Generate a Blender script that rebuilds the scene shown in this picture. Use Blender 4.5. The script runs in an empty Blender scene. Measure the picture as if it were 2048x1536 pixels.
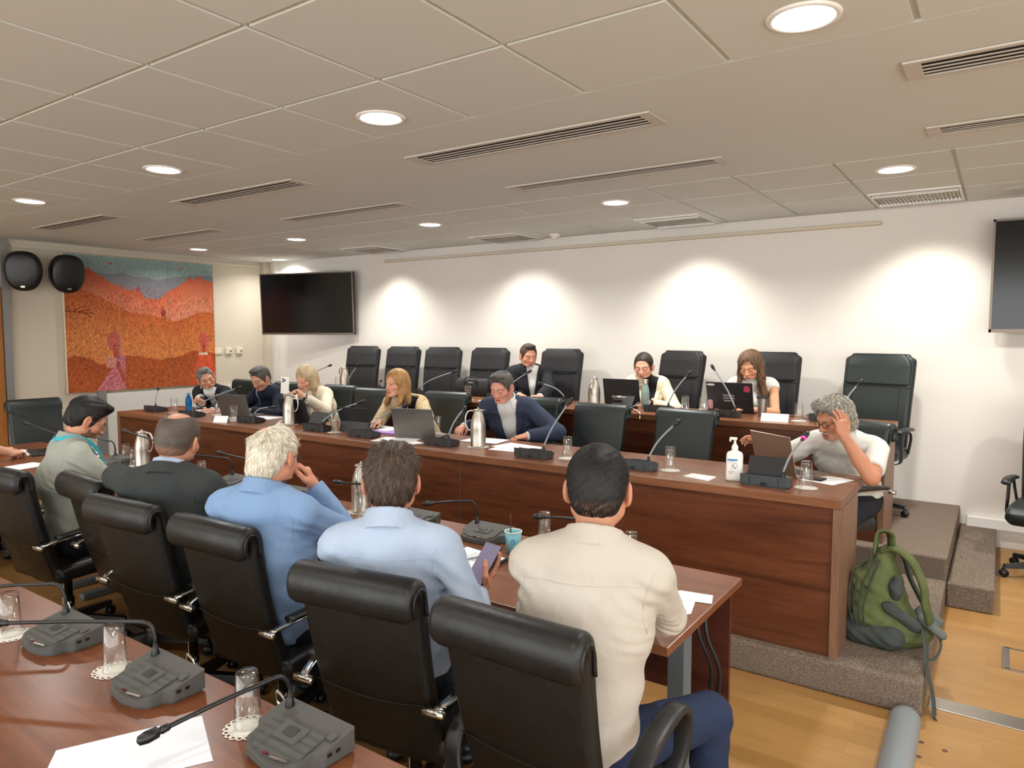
import bpy, bmesh, math, random
import numpy as np
from mathutils import Vector, Matrix, Euler
random.seed(7); RNG = np.random.default_rng(5)
SC = bpy.context.scene
COL = SC.collection
# ------------------------------------------------------------------ camera
FPX = 1421.0
PITCH = math.atan(103/FPX); YAW = math.atan(981/math.hypot(FPX, 103))
CAMZ = 1.7
cd = bpy.data.cameras.new('camera'); cam = bpy.data.objects.new('camera', cd); COL.objects.link(cam)
cam.location = (0, 0, CAMZ); cam.rotation_euler = (math.pi/2-PITCH, 0, YAW)
cd.sensor_fit = 'HORIZONTAL'; cd.sensor_width = 36; cd.lens = 36*FPX/2048; cd.clip_start = 0.02
SC.camera = cam
_f0 = Vector((-math.sin(YAW), math.cos(YAW), 0)); _r = Vector((math.cos(YAW), math.sin(YAW), 0)); _z = Vector((0, 0, 1))
_f = _f0*math.cos(PITCH)-_z*math.sin(PITCH); _u = _z*math.cos(PITCH)+_f0*math.sin(PITCH)
_C = Vector((0, 0, CAMZ))
def ray(x, y): return _f+_r*((x-1024)/FPX)-_u*((y-768)/FPX)
def PZ(x, y, h): d = ray(x, y); return _C+d*((h-CAMZ)/d.z)      # point of the level plane z=h seen at a pixel of the photo
def PY(x, y, Y): d = ray(x, y); return _C+d*(Y/d.y)
def PX(x, y, X): d = ray(x, y); return _C+d*(X/d.x)
# ------------------------------------------------------------------ world and exposure
w = bpy.data.worlds.new('world'); SC.world = w; w.use_nodes = True
w.node_tree.nodes['Background'].inputs[0].default_value = (0.97, 1.0, 0.985, 1)
w.node_tree.nodes['Background'].inputs[1].default_value = 3.3
vs = SC.view_settings; vs.view_transform = 'Standard'; vs.look = 'None'; vs.gamma = 1; vs.use_curve_mapping = False
SC.display_settings.display_device = 'sRGB'
vs.exposure = 0.40
SC.cycles.max_bounces = 8; SC.cycles.diffuse_bounces = 4; SC.cycles.glossy_bounces = 4; SC.cycles.transmission_bounces = 8; SC.cycles.transparent_max_bounces = 32
SC.cycles.caustics_reflective = False; SC.cycles.caustics_refractive = False
SC.cycles.sample_clamp_indirect = 6
SC.cycles.use_denoising = True
CEIL = 2.735; H1 = 0.155; H2 = 0.30; DT1 = 0.92; DT2 = 1.055; LT = 0.74
# ceiling luminaires: positions of the round downlights (rows above the tables, also behind the viewer) and of the wall louvres
LIGHT_X = [-8.3, -6.40, -4.47, -2.52, -0.58, 1.36]
DOWN = [(-0.58, 2.53), (-2.51, 2.53), (-4.43, 2.53), (-6.35, 2.53), (-0.60, 5.16), (-2.58, 5.2), (-4.56, 5.24), (-6.50, 5.22), (-8.28, 5.15), (-8.47, 6.5),
        (1.36, 2.53), (1.36, 5.16), (1.36, -0.1), (-0.58, -0.1), (-2.51, -0.1), (-4.43, -0.1), (-6.35, -0.1), (-1.5, -2.7), (-5.0, -2.7)]
def lamp(kind, loc, energy, color, rot=(0, 0, 0), **kw):
    l = bpy.data.lights.new('lamp_light', kind); l.energy = energy; l.color = color
    for k, v in kw.items(): setattr(l, k, v)
    o = bpy.data.objects.new('lamp_light', l); COL.objects.link(o); o.location = loc; o.rotation_euler = rot
    return o
WARM = (1.0, 0.985, 0.94)
for (x, y) in DOWN:
    e = (11 if x < -8 else 23) if y > 4 else ((10 if x > -3 else 14) if y > 0 else 8)
    lamp('AREA', (x, y, CEIL-0.012), e, WARM, shape='DISK', size=0.17, spread=math.radians(150))
for x in (-6.5, -4.5, -2.53, -0.62):
    lamp('SPOT', (x+0.12, 6.22, CEIL-0.03), 58, (1.0, 0.96, 0.89), rot=(math.radians(12), 0, 0), spot_size=math.radians(108), spot_blend=0.7, shadow_soft_size=0.10)
# ------------------------------------------------------------------ object helpers
def link(o): COL.objects.link(o); return o
def thing(name, label, cat, loc=(0, 0, 0), rz=0, group=None):
    o = link(bpy.data.objects.new(name, None)); o.location = loc; o.rotation_euler = (0, 0, rz)
    o.empty_display_size = 0.1
    return tag(o, label, cat, group)
def tag(o, label, cat, group=None):
    o['label'] = label; o['category'] = cat
    if group: o['group'] = group
    return o
def struct(o): o['kind'] = 'structure'; return o
def me(name, verts, faces, mat=None, parent=None, smooth=False, mats=None, midx=None):
    m = bpy.data.meshes.new(name); m.from_pydata([tuple(v) for v in verts], [], [tuple(f) for f in faces]); m.update()
    for q in (mats or ([mat] if mat else [])): m.materials.append(q)
    if midx is not None: m.polygons.foreach_set('material_index', midx)
    if smooth: m.polygons.foreach_set('use_smooth', [True]*len(m.polygons))
    o = link(bpy.data.objects.new(name, m)); o.parent = parent
    return o
class MB:
    """collects shapes into one mesh"""
    def __init__(s): s.v = []; s.f = []; s.mi = []; s.sm = []; s.m = 0
    def add(s, vs, fs, sm=False):
        n = len(s.v); s.v += [Vector(v) for v in vs]
        for f in fs: s.f.append([i+n for i in f]); s.mi.append(s.m); s.sm.append(sm)
        return s
    def box(s, c, d, rot=None, bev=0):
        hx, hy, hz = d[0]/2, d[1]/2, d[2]/2
        c = Vector(c)
        if bev <= 0:
            vs = [Vector((x, y, z)) for x in (-hx, hx) for y in (-hy, hy) for z in (-hz, hz)]
            fs = [(0, 1, 3, 2), (4, 6, 7, 5), (0, 4, 5, 1), (2, 3, 7, 6), (0, 2, 6, 4), (1, 5, 7, 3)]
            sm = False
        else:
            bm = bmesh.new(); bmesh.ops.create_cube(bm, size=1)
            for v in bm.verts: v.co = Vector((v.co.x*d[0], v.co.y*d[1], v.co.z*d[2]))
            bmesh.ops.bevel(bm, geom=bm.edges[:], offset=min(bev, min(d)*0.49), segments=2, profile=0.5, affect='EDGES')
            bm.verts.index_update(); vs = [v.co.copy() for v in bm.verts]; fs = [[v.index for v in f.verts] for f in bm.faces]; bm.free(); sm = False
        if rot is not None:
            R = Euler(rot).to_matrix() if not isinstance(rot, Matrix) else rot
            vs = [R @ v for v in vs]
        return s.add([v+c for v in vs], fs, sm)
    def loft(s, rings, close=True, caps=True, sm=True):
        n = len(rings[0]); vs = [p for r in rings for p in r]; fs = []
        for i in range(len(rings)-1):
            for j in range(n if close else n-1):
                k = (j+1) % n
                fs.append((i*n+j, i*n+k, (i+1)*n+k, (i+1)*n+j))
        if caps and close:
            fs.append(tuple(range(n))[::-1]); fs.append(tuple((len(rings)-1)*n+j for j in range(n)))
        return s.add(vs, fs, sm)
    def tube(s, pts, r, n=8, caps=True):
        pts = [Vector(p) for p in pts]; rr = r if hasattr(r, '__len__') else [r]*len(pts)
        rings = []; up = None
        for i, p in enumerate(pts):
            t = (pts[min(i+1, len(pts)-1)]-pts[max(i-1, 0)])
            if t.length < 1e-9: t = Vector((0, 0, 1))
            t.normalize()
            if up is None: up = Vector((0, 0, 1)) if abs(t.z) < .9 else Vector((1, 0, 0))
            a = (up-t*up.dot(t)); 
            if a.length < 1e-6: a = t.orthogonal()
            a.normalize(); up = a; b = t.cross(a)
            rings.append([p+a*(rr[i]*math.cos(k*2*math.pi/n))+b*(rr[i]*math.sin(k*2*math.pi/n)) for k in range(n)])
        return s.loft(rings, True, caps)
    def lathe(s, prof, c=(0, 0, 0), n=24, caps=False, sm=True, M=None):
        c = Vector(c); rings = []
        for r, z in prof:
            ring = [Vector((r*math.cos(k*2*math.pi/n), r*math.sin(k*2*math.pi/n), z)) for k in range(n)]
            rings.append([(M @ p if M else p)+c for p in ring])
        return s.loft(rings, True, caps, sm)
    def prism(s, poly, z0, z1, c=(0, 0, 0), M=None, sm=False):
        c = Vector(c); n = len(poly)
        vs = [Vector((p[0], p[1], z0)) for p in poly]+[Vector((p[0], p[1], z1)) for p in poly]
        if M: vs = [M @ v for v in vs]
        fs = [tuple(range(n))[::-1], tuple(range(n, 2*n))]+[(i, (i+1) % n, n+(i+1) % n, n+i) for i in range(n)]
        return s.add([v+c for v in vs], fs, sm)
    def ell(s, c, r, n=14, M=None):
        prof = [(math.sin(math.pi*i/n), -math.cos(math.pi*i/n)) for i in range(n+1)]
        rings = []
        for a, z in prof:
            ring = [Vector((r[0]*a*math.cos(k*2*math.pi/16), r[1]*a*math.sin(k*2*math.pi/16), r[2]*z)) for k in range(16)]
            rings.append([(M @ p if M else p)+Vector(c) for p in ring])
        return s.loft(rings, True, False)
    def sweep(s, path, width, thick, cr=0.02, n=4, xf=None):
        """rounded-rectangle section swept along a path in the local y-z plane; width runs along x"""
        path = [Vector((0, p[0], p[1])) for p in path]; N = len(path); rings = []
        W = width if callable(width) else (lambda t: width)
        T = thick if callable(thick) else (lambda t: thick)
        for i, p in enumerate(path):
            t = (path[min(i+1, N-1)]-path[max(i-1, 0)]).normalized(); nr = Vector((0, t.z, -t.y)); u = i/(N-1)
            hw = W(u)/2; ht = T(u)/2; c = min(cr, ht*0.98); ring = []
            for (sx, sn, a0) in ((1, 1, 0), (-1, 1, 90), (-1, -1, 180), (1, -1, 270)):
                for k in range(n+1):
                    a = math.radians(a0+90*k/n)
                    ring.append(p+Vector((sx*(hw-c)+c*math.cos(a), 0, 0))+nr*(sn*(ht-c)+c*math.sin(a)))
            rings.append(ring)
        def shrink(ring, k, off):
            cen = sum(ring, Vector())/len(ring); return [cen+(q-cen)*k+off for q in ring]
        t0 = (path[1]-path[0]).normalized(); t1 = (path[-1]-path[-2]).normalized(); e = cr*0.5
        rings = [shrink(rings[0], 0.93, -t0*e)]+rings+[shrink(rings[-1], 0.93, t1*e)]
        if xf: rings = [[xf(q) for q in r] for r in rings]
        return s.loft(rings)
    def make(s, name, mat=None, parent=None, mats=None, loc=None):
        o = me(name, s.v, s.f, mat, parent, False, mats, s.mi if mats else None)
        o.data.polygons.foreach_set('use_smooth', s.sm)
        bm = bmesh.new(); bm.from_mesh(o.data); bmesh.ops.recalc_face_normals(bm, faces=bm.faces[:]); bm.to_mesh(o.data); bm.free()
        if loc: o.location = loc
        return o
def dup(root, loc, rz=None, label=None, name=None, group=None):
    r = root.copy(); link(r); r.location = loc
    if rz is not None: r.rotation_euler = (0, 0, rz)
    if label: r['label'] = label
    if group: r['group'] = group
    for ch in list(root.children):
        c = ch.copy(); link(c); c.parent = r
        for g in list(ch.children):
            d = g.copy(); link(d); d.parent = c
    return r
def spline(pts, n=8):
    pts = [Vector(p) for p in pts]; P = [pts[0]*2-pts[1]]+pts+[pts[-1]*2-pts[-2]]; out = []
    for i in range(1, len(P)-2):
        for k in range(n):
            t = k/n; a, b, c, d = P[i-1], P[i], P[i+1], P[i+2]
            out.append(0.5*((2*b)+(c-a)*t+(2*a-5*b+4*c-d)*t*t+(3*b-a-3*c+d)*t**3))
    out.append(pts[-1]); return out
# ------------------------------------------------------------------ materials
def lin(c):
    return tuple((x/12.92 if x <= .04045 else ((x+.055)/1.055)**2.4) for x in c)
def rgb(r, g, b): return lin((r/255, g/255, b/255))
class Mat:
    def __init__(s, name, color=(.5, .5, .5), rough=.5, metal=0, spec=.5, **kw):
        s.m = bpy.data.materials.new(name); s.m.use_nodes = True; s.t = s.m.node_tree; s.b = s.t.nodes['Principled BSDF']
        s.b.inputs['Base Color'].default_value = (*color, 1); s.b.inputs['Roughness'].default_value = rough
        s.b.inputs['Metallic'].default_value = metal; s.b.inputs['Specular IOR Level'].default_value = spec
        for k, v in kw.items(): s.b.inputs[k.replace('_', ' ')].default_value = v
        s._tc = None
    def n(s, t, **kw):
        nd = s.t.nodes.new(t)
        for k, v in kw.items(): setattr(nd, k, v)
        return nd
    def l(s, a, b): s.t.links.new(a, b)
    def coord(s, scale=(1, 1, 1), kind='Object', rot=(0, 0, 0)):
        tc = s.n('ShaderNodeTexCoord'); mp = s.n('ShaderNodeMapping'); s.l(tc.outputs[kind], mp.inputs[0])
        mp.inputs['Scale'].default_value = scale; mp.inputs['Rotation'].default_value = rot
        return mp.outputs[0]
    def noise(s, vec, scale=5, detail=4, rough=.5, dist=0):
        nd = s.n('ShaderNodeTexNoise'); nd.inputs['Scale'].default_value = scale; nd.inputs['Detail'].default_value = detail
        nd.inputs['Roughness'].default_value = rough; nd.inputs['Distortion'].default_value = dist; s.l(vec, nd.inputs['Vector']); return nd.outputs['Fac']
    def ramp(s, fac, stops):
        nd = s.n('ShaderNodeValToRGB'); e = nd.color_ramp.elements
        while len(e) < len(stops): e.new(0.5)
        for i, (p, c) in enumerate(stops): e[i].position = p; e[i].color = (*c, 1)
        s.l(fac, nd.inputs[0]); return nd.outputs[0]
    def mix(s, fac, a, b, mode='MIX'):
        nd = s.n('ShaderNodeMix', data_type='RGBA', blend_type=mode)
        for i, v in ((0, fac), (6, a), (7, b)):
            if hasattr(v, 'links'): s.l(v, nd.inputs[i])
            else: nd.inputs[i].default_value = v if i == 0 else (*v, 1)
        return nd.outputs[2]
    def color(s, o): s.l(o, s.b.inputs['Base Color']); return s
    def bump(s, h, strength=.3, dist=.002):
        nd = s.n('ShaderNodeBump'); nd.inputs['Strength'].default_value = strength; nd.inputs['Distance'].default_value = dist
        s.l(h, nd.inputs['Height']); s.l(nd.outputs[0], s.b.inputs['Normal']); return s
def plain(name, c, rough=.5, metal=0, spec=.5, **kw): return Mat(name, rgb(*c), rough, metal, spec, **kw).m
M = {}
def wood(name, c0, c1, c2, axis='x', rough=.32, sc=1.0, spec=.4):
    m = Mat(name, rough=rough, spec=spec)
    s = {'x': (0.9*sc, 9*sc, 9*sc), 'y': (9*sc, .9*sc, 9*sc), 'z': (9*sc, 9*sc, .9*sc)}[axis]
    v = m.coord(s); big = m.noise(v, 1.1, 5, .6, 1.6); fine = m.noise(m.coord(tuple(q*5 for q in s)), 2.5, 3, .6, .3)
    c = m.ramp(big, [(.28, rgb(*c0)), (.5, rgb(*c1)), (.72, rgb(*c2))])
    k = m.ramp(fine, [(.3, (.78, .78, .78)), (.65, (1, 1, 1))])
    m.color(m.mix(.6, c, k, 'MULTIPLY')); M[name] = m.m; return m.m
wood('desk_wood', (70, 37, 23), (93, 51, 31), (111, 64, 41), 'x')
wood('desk_wood_end', (112, 80, 60), (128, 94, 72), (142, 106, 82), 'z', rough=.4)
wood('desktop_wood', (102, 63, 42), (123, 78, 53), (138, 92, 63), 'x', rough=.3)
wood('table_wood', (96, 54, 32), (116, 67, 41), (131, 80, 51), 'x', rough=.28)
wood('panel_wood', (60, 26, 18), (80, 38, 26), (94, 48, 32), 'x', rough=.4)
wood('door_wood', (150, 92, 40), (172, 110, 50), (186, 124, 60), 'z', rough=.4)
m = Mat('floor_wood', rough=.34, spec=.4)                                     # maple strips laid along x
v = m.coord(); br = m.n('ShaderNodeTexBrick'); m.l(v, br.inputs['Vector'])
br.inputs['Scale'].default_value = 1; br.inputs['Brick Width'].default_value = 1.25; br.inputs['Row Height'].default_value = .095
br.inputs['Mortar Size'].default_value = .0009; br.offset = .37
br.inputs['Color1'].default_value = (*rgb(172, 130, 78), 1); br.inputs['Color2'].default_value = (*rgb(158, 117, 67), 1); br.inputs['Mortar'].default_value = (*rgb(150, 108, 62), 1)
gr = m.noise(m.coord((1.2, 14, 14)), 2, 5, .6, 1.0)
m.color(m.mix(.55, br.outputs[0], m.ramp(gr, [(.3, (.80, .76, .70)), (.6, (1, 1, 1))]), 'MULTIPLY')); M['floor'] = m.m
def carpet(name, a, b, c):
    m = Mat(name, rough=1, spec=.1); v = m.coord(); n1 = m.noise(v, 190, 3, .8); n2 = m.noise(v, 9, 3, .6)
    col = m.ramp(n1, [(.34, rgb(*a)), (.5, rgb(*b)), (.66, rgb(*c))])
    m.color(m.mix(.35, col, m.ramp(n2, [(.3, (.8, .8, .8)), (.7, (1, 1, 1))]), 'MULTIPLY')); m.bump(n1, .9, .006); M[name] = m.m
carpet('carpet', (78, 66, 58), (122, 106, 94), (170, 154, 138))
def wallmat(name, c, b=.05):
    m = Mat(name, rgb(*c), .85, spec=.2); m.bump(m.noise(m.coord(), 60, 4), b, .003)
    n2 = m.noise(m.coord(), .8, 3); m.color(m.ramp(n2, [(.3, tuple(q*.96 for q in rgb(*c))), (.7, rgb(*c))])); M[name] = m.m
wallmat('wall_white', (226, 220, 212)); wallmat('wall_cream', (206, 194, 176)); wallmat('ceiling_plain', (211, 214, 208)); wallmat('dado', (214, 209, 203))
m = Mat('ceiling_tile', rgb(211, 214, 208), .9, spec=.1); nn = m.noise(m.coord(), 240, 2); m.bump(nn, .15, .001); M['ceiling_tile'] = m.m
m = Mat('leather', rgb(20, 19, 19), .40, spec=.42); v = m.coord(); a_ = m.noise(v, 260, 3); b_ = m.noise(v, 14, 4, .6)
ad = m.n('ShaderNodeMath', operation='MULTIPLY_ADD'); ad.inputs[1].default_value = 5.0; m.l(b_, ad.inputs[0]); m.l(a_, ad.inputs[2]); m.bump(ad.outputs[0], .28, .0016)
m.l(m.ramp(b_, [(.3, (.34,)*3), (.7, (.50,)*3)]), m.b.inputs['Roughness']); M['leather'] = m.m
m = Mat('leather_green', rgb(30, 37, 36), .42, spec=.45); v = m.coord(); m.bump(m.noise(v, 200, 3), .15, .001); M['leather_green'] = m.m
m = Mat('chair_fabric', rgb(33, 32, 34), .55, spec=.35); v = m.coord(); m.bump(m.noise(v, 300, 3), .25, .001); M['chair_fabric'] = m.m
M['chrome'] = plain('chrome', (222, 220, 216), .13, 1); M['steel'] = plain('steel', (176, 170, 162), .3, 1)
m = Mat('brushed_steel', rgb(196, 188, 178), .34, 1); m.bump(m.noise(m.coord((1, 1, .02)), 500, 2), .2, .0005); M['brushed'] = m.m
M['black_plastic'] = plain('black_plastic', (24, 24, 25), .42); M['dark_plastic'] = plain('dark_plastic', (34, 35, 36), .5)
m = Mat('mic_plastic', rgb(78, 76, 74), .55, spec=.4); m.bump(m.noise(m.coord(), 900, 2), .25, .0004); M['mic_grey'] = m.m
M['mic_dark'] = plain('mic_dark', (46, 46, 47), .5); M['mic_blue'] = plain('mic_blue', (56, 62, 66), .5)
m = Mat('speaker_holes', rgb(58, 57, 55), .6); vo = m.n('ShaderNodeTexVoronoi'); vo.inputs['Scale'].default_value = 230; vo.inputs['Randomness'].default_value = 0.0
m.l(m.coord(), vo.inputs['Vector']); m.color(m.ramp(vo.outputs['Distance'], [(.28, rgb(16, 16, 16)), (.36, rgb(76, 75, 72))])); M['mic_holes'] = m.m
M['black'] = plain('black', (12, 12, 13), .4); M['white_plastic'] = plain('white_plastic', (232, 228, 222), .4)
M['paper'] = plain('paper', (238, 236, 236), .8, spec=.2); M['paper_blueish'] = plain('paper_blueish', (226, 228, 236), .8, spec=.2)
M['lilac'] = plain('lilac', (168, 128, 196), .6); M['cream_plastic'] = plain('cream_plastic', (222, 212, 188), .5)
M['pink'] = Mat('pink_light', rgb(255, 40, 130), .4, Emission_Color=(*rgb(255, 30, 120), 1), Emission_Strength=1.5).m
M['red_led'] = plain('red_led', (90, 14, 24), .3)
def thin_glass(name, tint, edge, ior, gl=(1, 1, 1)):
    m = Mat(name); t = m.t; t.nodes.remove(m.b); out = [n for n in t.nodes if n.type == 'OUTPUT_MATERIAL'][0]
    lw = m.n('ShaderNodeLayerWeight'); lw.inputs[0].default_value = .35; tr = m.n('ShaderNodeBsdfTransparent'); m.l(m.ramp(lw.outputs['Facing'], [(.0, tint), (.55, tint), (1, edge)]), tr.inputs[0])
    g = m.n('ShaderNodeBsdfGlossy'); g.inputs['Roughness'].default_value = .03; g.inputs[0].default_value = (*gl, 1); pw = m.n('ShaderNodeMath', operation='POWER'); m.l(lw.outputs['Facing'], pw.inputs[0]); pw.inputs[1].default_value = 2.2; fr = m.n('ShaderNodeMath', operation='MULTIPLY_ADD'); m.l(pw.outputs[0], fr.inputs[0]); fr.inputs[1].default_value = (ior-1)*1.3; fr.inputs[2].default_value = .06
    mx = m.n('ShaderNodeMixShader'); m.l(fr.outputs[0], mx.inputs[0]); m.l(tr.outputs[0], mx.inputs[1]); m.l(g.outputs[0], mx.inputs[2]); m.l(mx.outputs[0], out.inputs[0]); return m.m
M['glass'] = thin_glass('clear_glass', (.975, .975, .97), (.55, .54, .52), 1.6)
M['water'] = thin_glass('water', (.95, .95, .94), (.85, .84, .82), 1.33)
M['blue_bottle'] = Mat('blue_bottle', rgb(40, 120, 190), .12, Transmission_Weight=.55, IOR=1.3).m
M['blue_cap'] = plain('blue_cap', (40, 110, 180), .4)
M['teal_metal'] = plain('teal_metal', (126, 146, 138), .5); M['lanyard'] = plain('lanyard', (40, 168, 188), .6)
M['laptop_grey'] = plain('laptop_grey', (112, 108, 104), .35, .6); M['laptop_dark'] = plain('laptop_dark', (46, 46, 50), .4, .3)
M['laptop_bronze'] = plain('laptop_bronze', (150, 128, 112), .35, .6); M['screen'] = plain('screen', (14, 16, 18), .18)
M['screen_lit'] = Mat('screen_lit', rgb(120, 112, 138), .2, Emission_Color=(*rgb(128, 122, 138), 1), Emission_Strength=.35).m
m = Mat('tv_screen', rgb(13, 14, 16), .14, spec=.5); M['tv'] = m.m
M['tv_frame'] = plain('tv_frame', (120, 108, 98), .35, .5); M['grey_alu'] = plain('grey_alu', (150, 148, 148), .4, .5)
M['grey_pipe'] = Mat('grey_pipe', rgb(128, 134, 138), .45).m; M['leg_grey'] = plain('leg_grey', (112, 120, 126), .45, .2)
M['lamp_face'] = Mat('lamp_face', (1, 1, 1), .5, Emission_Color=(.93, .96, 1, 1), Emission_Strength=9).m
M['louvre'] = Mat('louvre_metal', rgb(225, 222, 215), .25, .8).m
M['vent_dark'] = plain('vent_dark', (30, 25, 22), .9); M['vent_frame'] = plain('vent_frame', (196, 188, 177), .6)
M['doily'] = plain('doily', (236, 232, 222), .9, spec=.1)
m = Mat('bag_green', rgb(86, 94, 58), .8, spec=.2); v = m.coord(); m.bump(m.noise(v, 500, 2), .4, .001); n2 = m.noise(v, 12, 3); m.color(m.ramp(n2, [(.3, rgb(76, 84, 50)), (.7, rgb(96, 104, 66))])); M['bag_green'] = m.m
m = Mat('bag_grey', rgb(66, 71, 68), .8, spec=.2); m.bump(m.noise(m.coord(), 500, 2), .4, .001); M['bag_grey'] = m.m
M['bag_light'] = plain('bag_light', (88, 92, 88), .8); M['black_bag'] = plain('black_bag', (26, 26, 28), .7)
M['cup_blue'] = plain('cup_blue', (116, 172, 184), .6); M['cup_white'] = plain('cup_white', (226, 222, 212), .6); M['straw'] = plain('straw', (70, 36, 30), .6)
M['ink_blue'] = plain('ink_blue', (36, 130, 190), .5); M['ink_grey'] = plain('ink_grey', (110, 122, 140), .6); M['ink_dark'] = plain('ink_dark', (50, 50, 60), .6)
M['sticker_red'] = plain('sticker_red', (190, 62, 90), .5); M['sticker_white'] = plain('sticker_white', (215, 215, 215), .5); M['sticker_pink'] = plain('sticker_pink', (204, 150, 160), .5)
M['cable'] = plain('cable', (20, 20, 22), .5)
# ================================================================== THE ROOM
XL, XR, YB, YF = -9.1, 3.6, 6.75, -4.2
def wallbox(name, x0, x1, y0, y1, z0, z1, mat):
    return struct(MB().box(((x0+x1)/2, (y0+y1)/2, (z0+z1)/2), (x1-x0, y1-y0, z1-z0)).make(name, mat))
wallbox('floor', XL-.2, XR+.2, YF-.2, YB+.2, -.12, 0, M['floor'])
wallbox('wall_back', XL-.2, XR+.2, YB, YB+.15, 0, CEIL+.2, M['wall_white'])
wallbox('wall_left', XL-.15, XL, YF, YB, 0, CEIL+.2, M['wall_cream'])
wallbox('wall_right', XR, XR+.15, 2.6, YB, 0, CEIL+.2, M['wall_white'])
# suspended ceiling: tiles with recessed bars, and the plain band carrying the vents
b = MB(); b.m = 0; b.box(((XL+XR)/2, (YF+YB)/2, CEIL+.06), (XR-XL, YB-YF, .10))
y0b, y1b = 2.785, 4.79
b.m = 1; b.box(((XL+XR)/2, (y0b+y1b)/2, CEIL+.005), (XR-XL, y1b-y0b, .012))
b.m = 2; P_ = .626; gx = -0.275
def tiles(ya, yb, first):
    n0 = int((XL-gx)/P_)-1
    for i in range(n0, 8):
        x0, x1 = gx+i*P_, gx+(i+1)*P_
        x0c, x1c = max(x0, XL), min(x1, XR)
        if x1c-x0c < .05: continue
        y = first
        while y < yb-.02:
            yy = min(y+P_, yb); ys = max(y, ya)
            g = .011
            if yy-ys > .05: b.box(((x0c+x1c)/2, (ys+yy)/2, CEIL+.004), (x1c-x0c-2*g, yy-ys-2*g, .012))
            y += P_
tiles(YF, y0b, y0b-12*P_); tiles(y1b, YB, y1b)
struct(b.make('ceiling', mats=[M['ceiling_plain'], M['ceiling_plain'], M['ceiling_tile']]))
# carpeted platforms and step
def rounded_step(name, x0, x1, y0, y1, z1, z0=0):
    struct(MB().box(((x0+x1)/2, (y0+y1)/2, (z0+z1)/2), (x1-x0, y1-y0, z1-z0), bev=.012).make(name, M['carpet']))
rounded_step('trim_1', XL, -.225, 3.51, 5.12, H1)
rounded_step('trim_2', XL, -.225, 5.10, YB, H2)
rounded_step('trim_3', -.222, .025, 5.08, YB, H1)
# left wall: lower white panel, posts, rail, wooden door with grey frame
struct(MB().box((XL+.02, 5.55, .475), (.04, 2.4, .95), bev=.004).make('trim_4', M['dado']))
struct(MB().box((XL+.025, 4.30, .6), (.05, .09, 1.2)).make('trim_5', M['grey_alu']))
struct(MB().box((XL+.02, 3.325, CEIL/2), (.06, .075, CEIL)).make('trim_6', M['grey_alu']))
struct(MB().box((XL+.02, 5.0, 2.66), (.035, 3.2, .035)).make('trim_7', M['wall_cream']))
d = struct(MB().box((XL+.012, 2.75, 1.1), (.04, 1.06, 2.2)).make('door_1', M['door_wood']))
MB().box((XL+.06, 3.12, 1.05), (.05, .03, .14), bev=.008).make('door_handle', M['steel'], d)
struct(MB().box((XL+.05, YB-.05, CEIL/2), (.1, .1, CEIL), bev=.004).make('trim_8', M['wall_cream']))
struct(MB().box((XL+.24, YB-.02, CEIL/2), (.06, .04, CEIL)).make('trim_9', M['wall_white']))
for k, (ya, yb_) in enumerate([(4.26, 4.30), (5.57, 5.61)]):
    struct(MB().box((XL+.004, (ya+yb_)/2, 1.85), (.012, .04, 1.7)).make('trim_%d' % (10+k), M['dado']))
# back wall: pelmet rail and low trunking
struct(MB().box((-3.75, YB-.03, 2.615), (5.75, .05, .03), bev=.003).make('trim_12', M['wall_cream']))
struct(MB().box((1.70, YB-.03, .19), (3.75, .06, .08), bev=.004).make('baseboard_back', M['white_plastic']))
# steel floor strip and floor box
tag(MB().box((1.5, 3.70, .002), (3.42, .118, .006), bev=.002).make('floor_strip', M['steel']), 'brushed steel strip set in the wooden floor', 'floor strip')
fb = thing('floor_box', 'square floor box with wooden lid and steel rim', 'floor box', (.23, 4.43, 0))
r_ = MB(); 
for (cx, cy, dx, dy) in ((0, .145, .3, .012), (0, -.145, .3, .012), (.145, 0, .012, .3), (-.145, 0, .03, .3)): r_.box((cx, cy, .003), (dx, dy, .008))
r_.make('rim', M['steel'], fb); MB().box((0, 0, .002), (.27, .27, .005)).make('lid', M['floor'], fb)
for (px, py) in ((1843, 1485), (1838, 1514), (1890, 1502)):
    p = PZ(px, py, 0); tag(MB().lathe([(0, .002), (.008, .002), (.010, 0)], (0, 0, 0), 12).make('floor_screw', M['desk_wood'], loc=(p.x, p.y, .0005)), 'small dark plugged screw hole in the wooden floor', 'screw plug', 'plugged holes in the floor beside the cable cover')
# half-round cable cover on the floor
pa, pb = PZ(1810, 1441, 0), PZ(1788, 1545, 0); dx = (pb.x-pa.x)/(pb.y-pa.y)
b = MB(); rings = []
for y in (3.495, 3.47, 2.4, 1.2, .2):
    cx = pa.x+(y-pa.y)*dx; rr = .062 if y < 3.49 else .052
    rings.append([Vector((cx+rr*math.cos(a), y, max(0, rr*1.0*math.sin(a)))) for a in [math.pi*k/14 for k in range(15)]])
b.loft(rings, close=False); b.add([rings[0][k] for k in range(15)], [list(range(15))])
tag(b.make('cable_cover', M['grey_pipe']), 'grey rounded cable cover running over the floor to the platform', 'cable cover')
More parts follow.
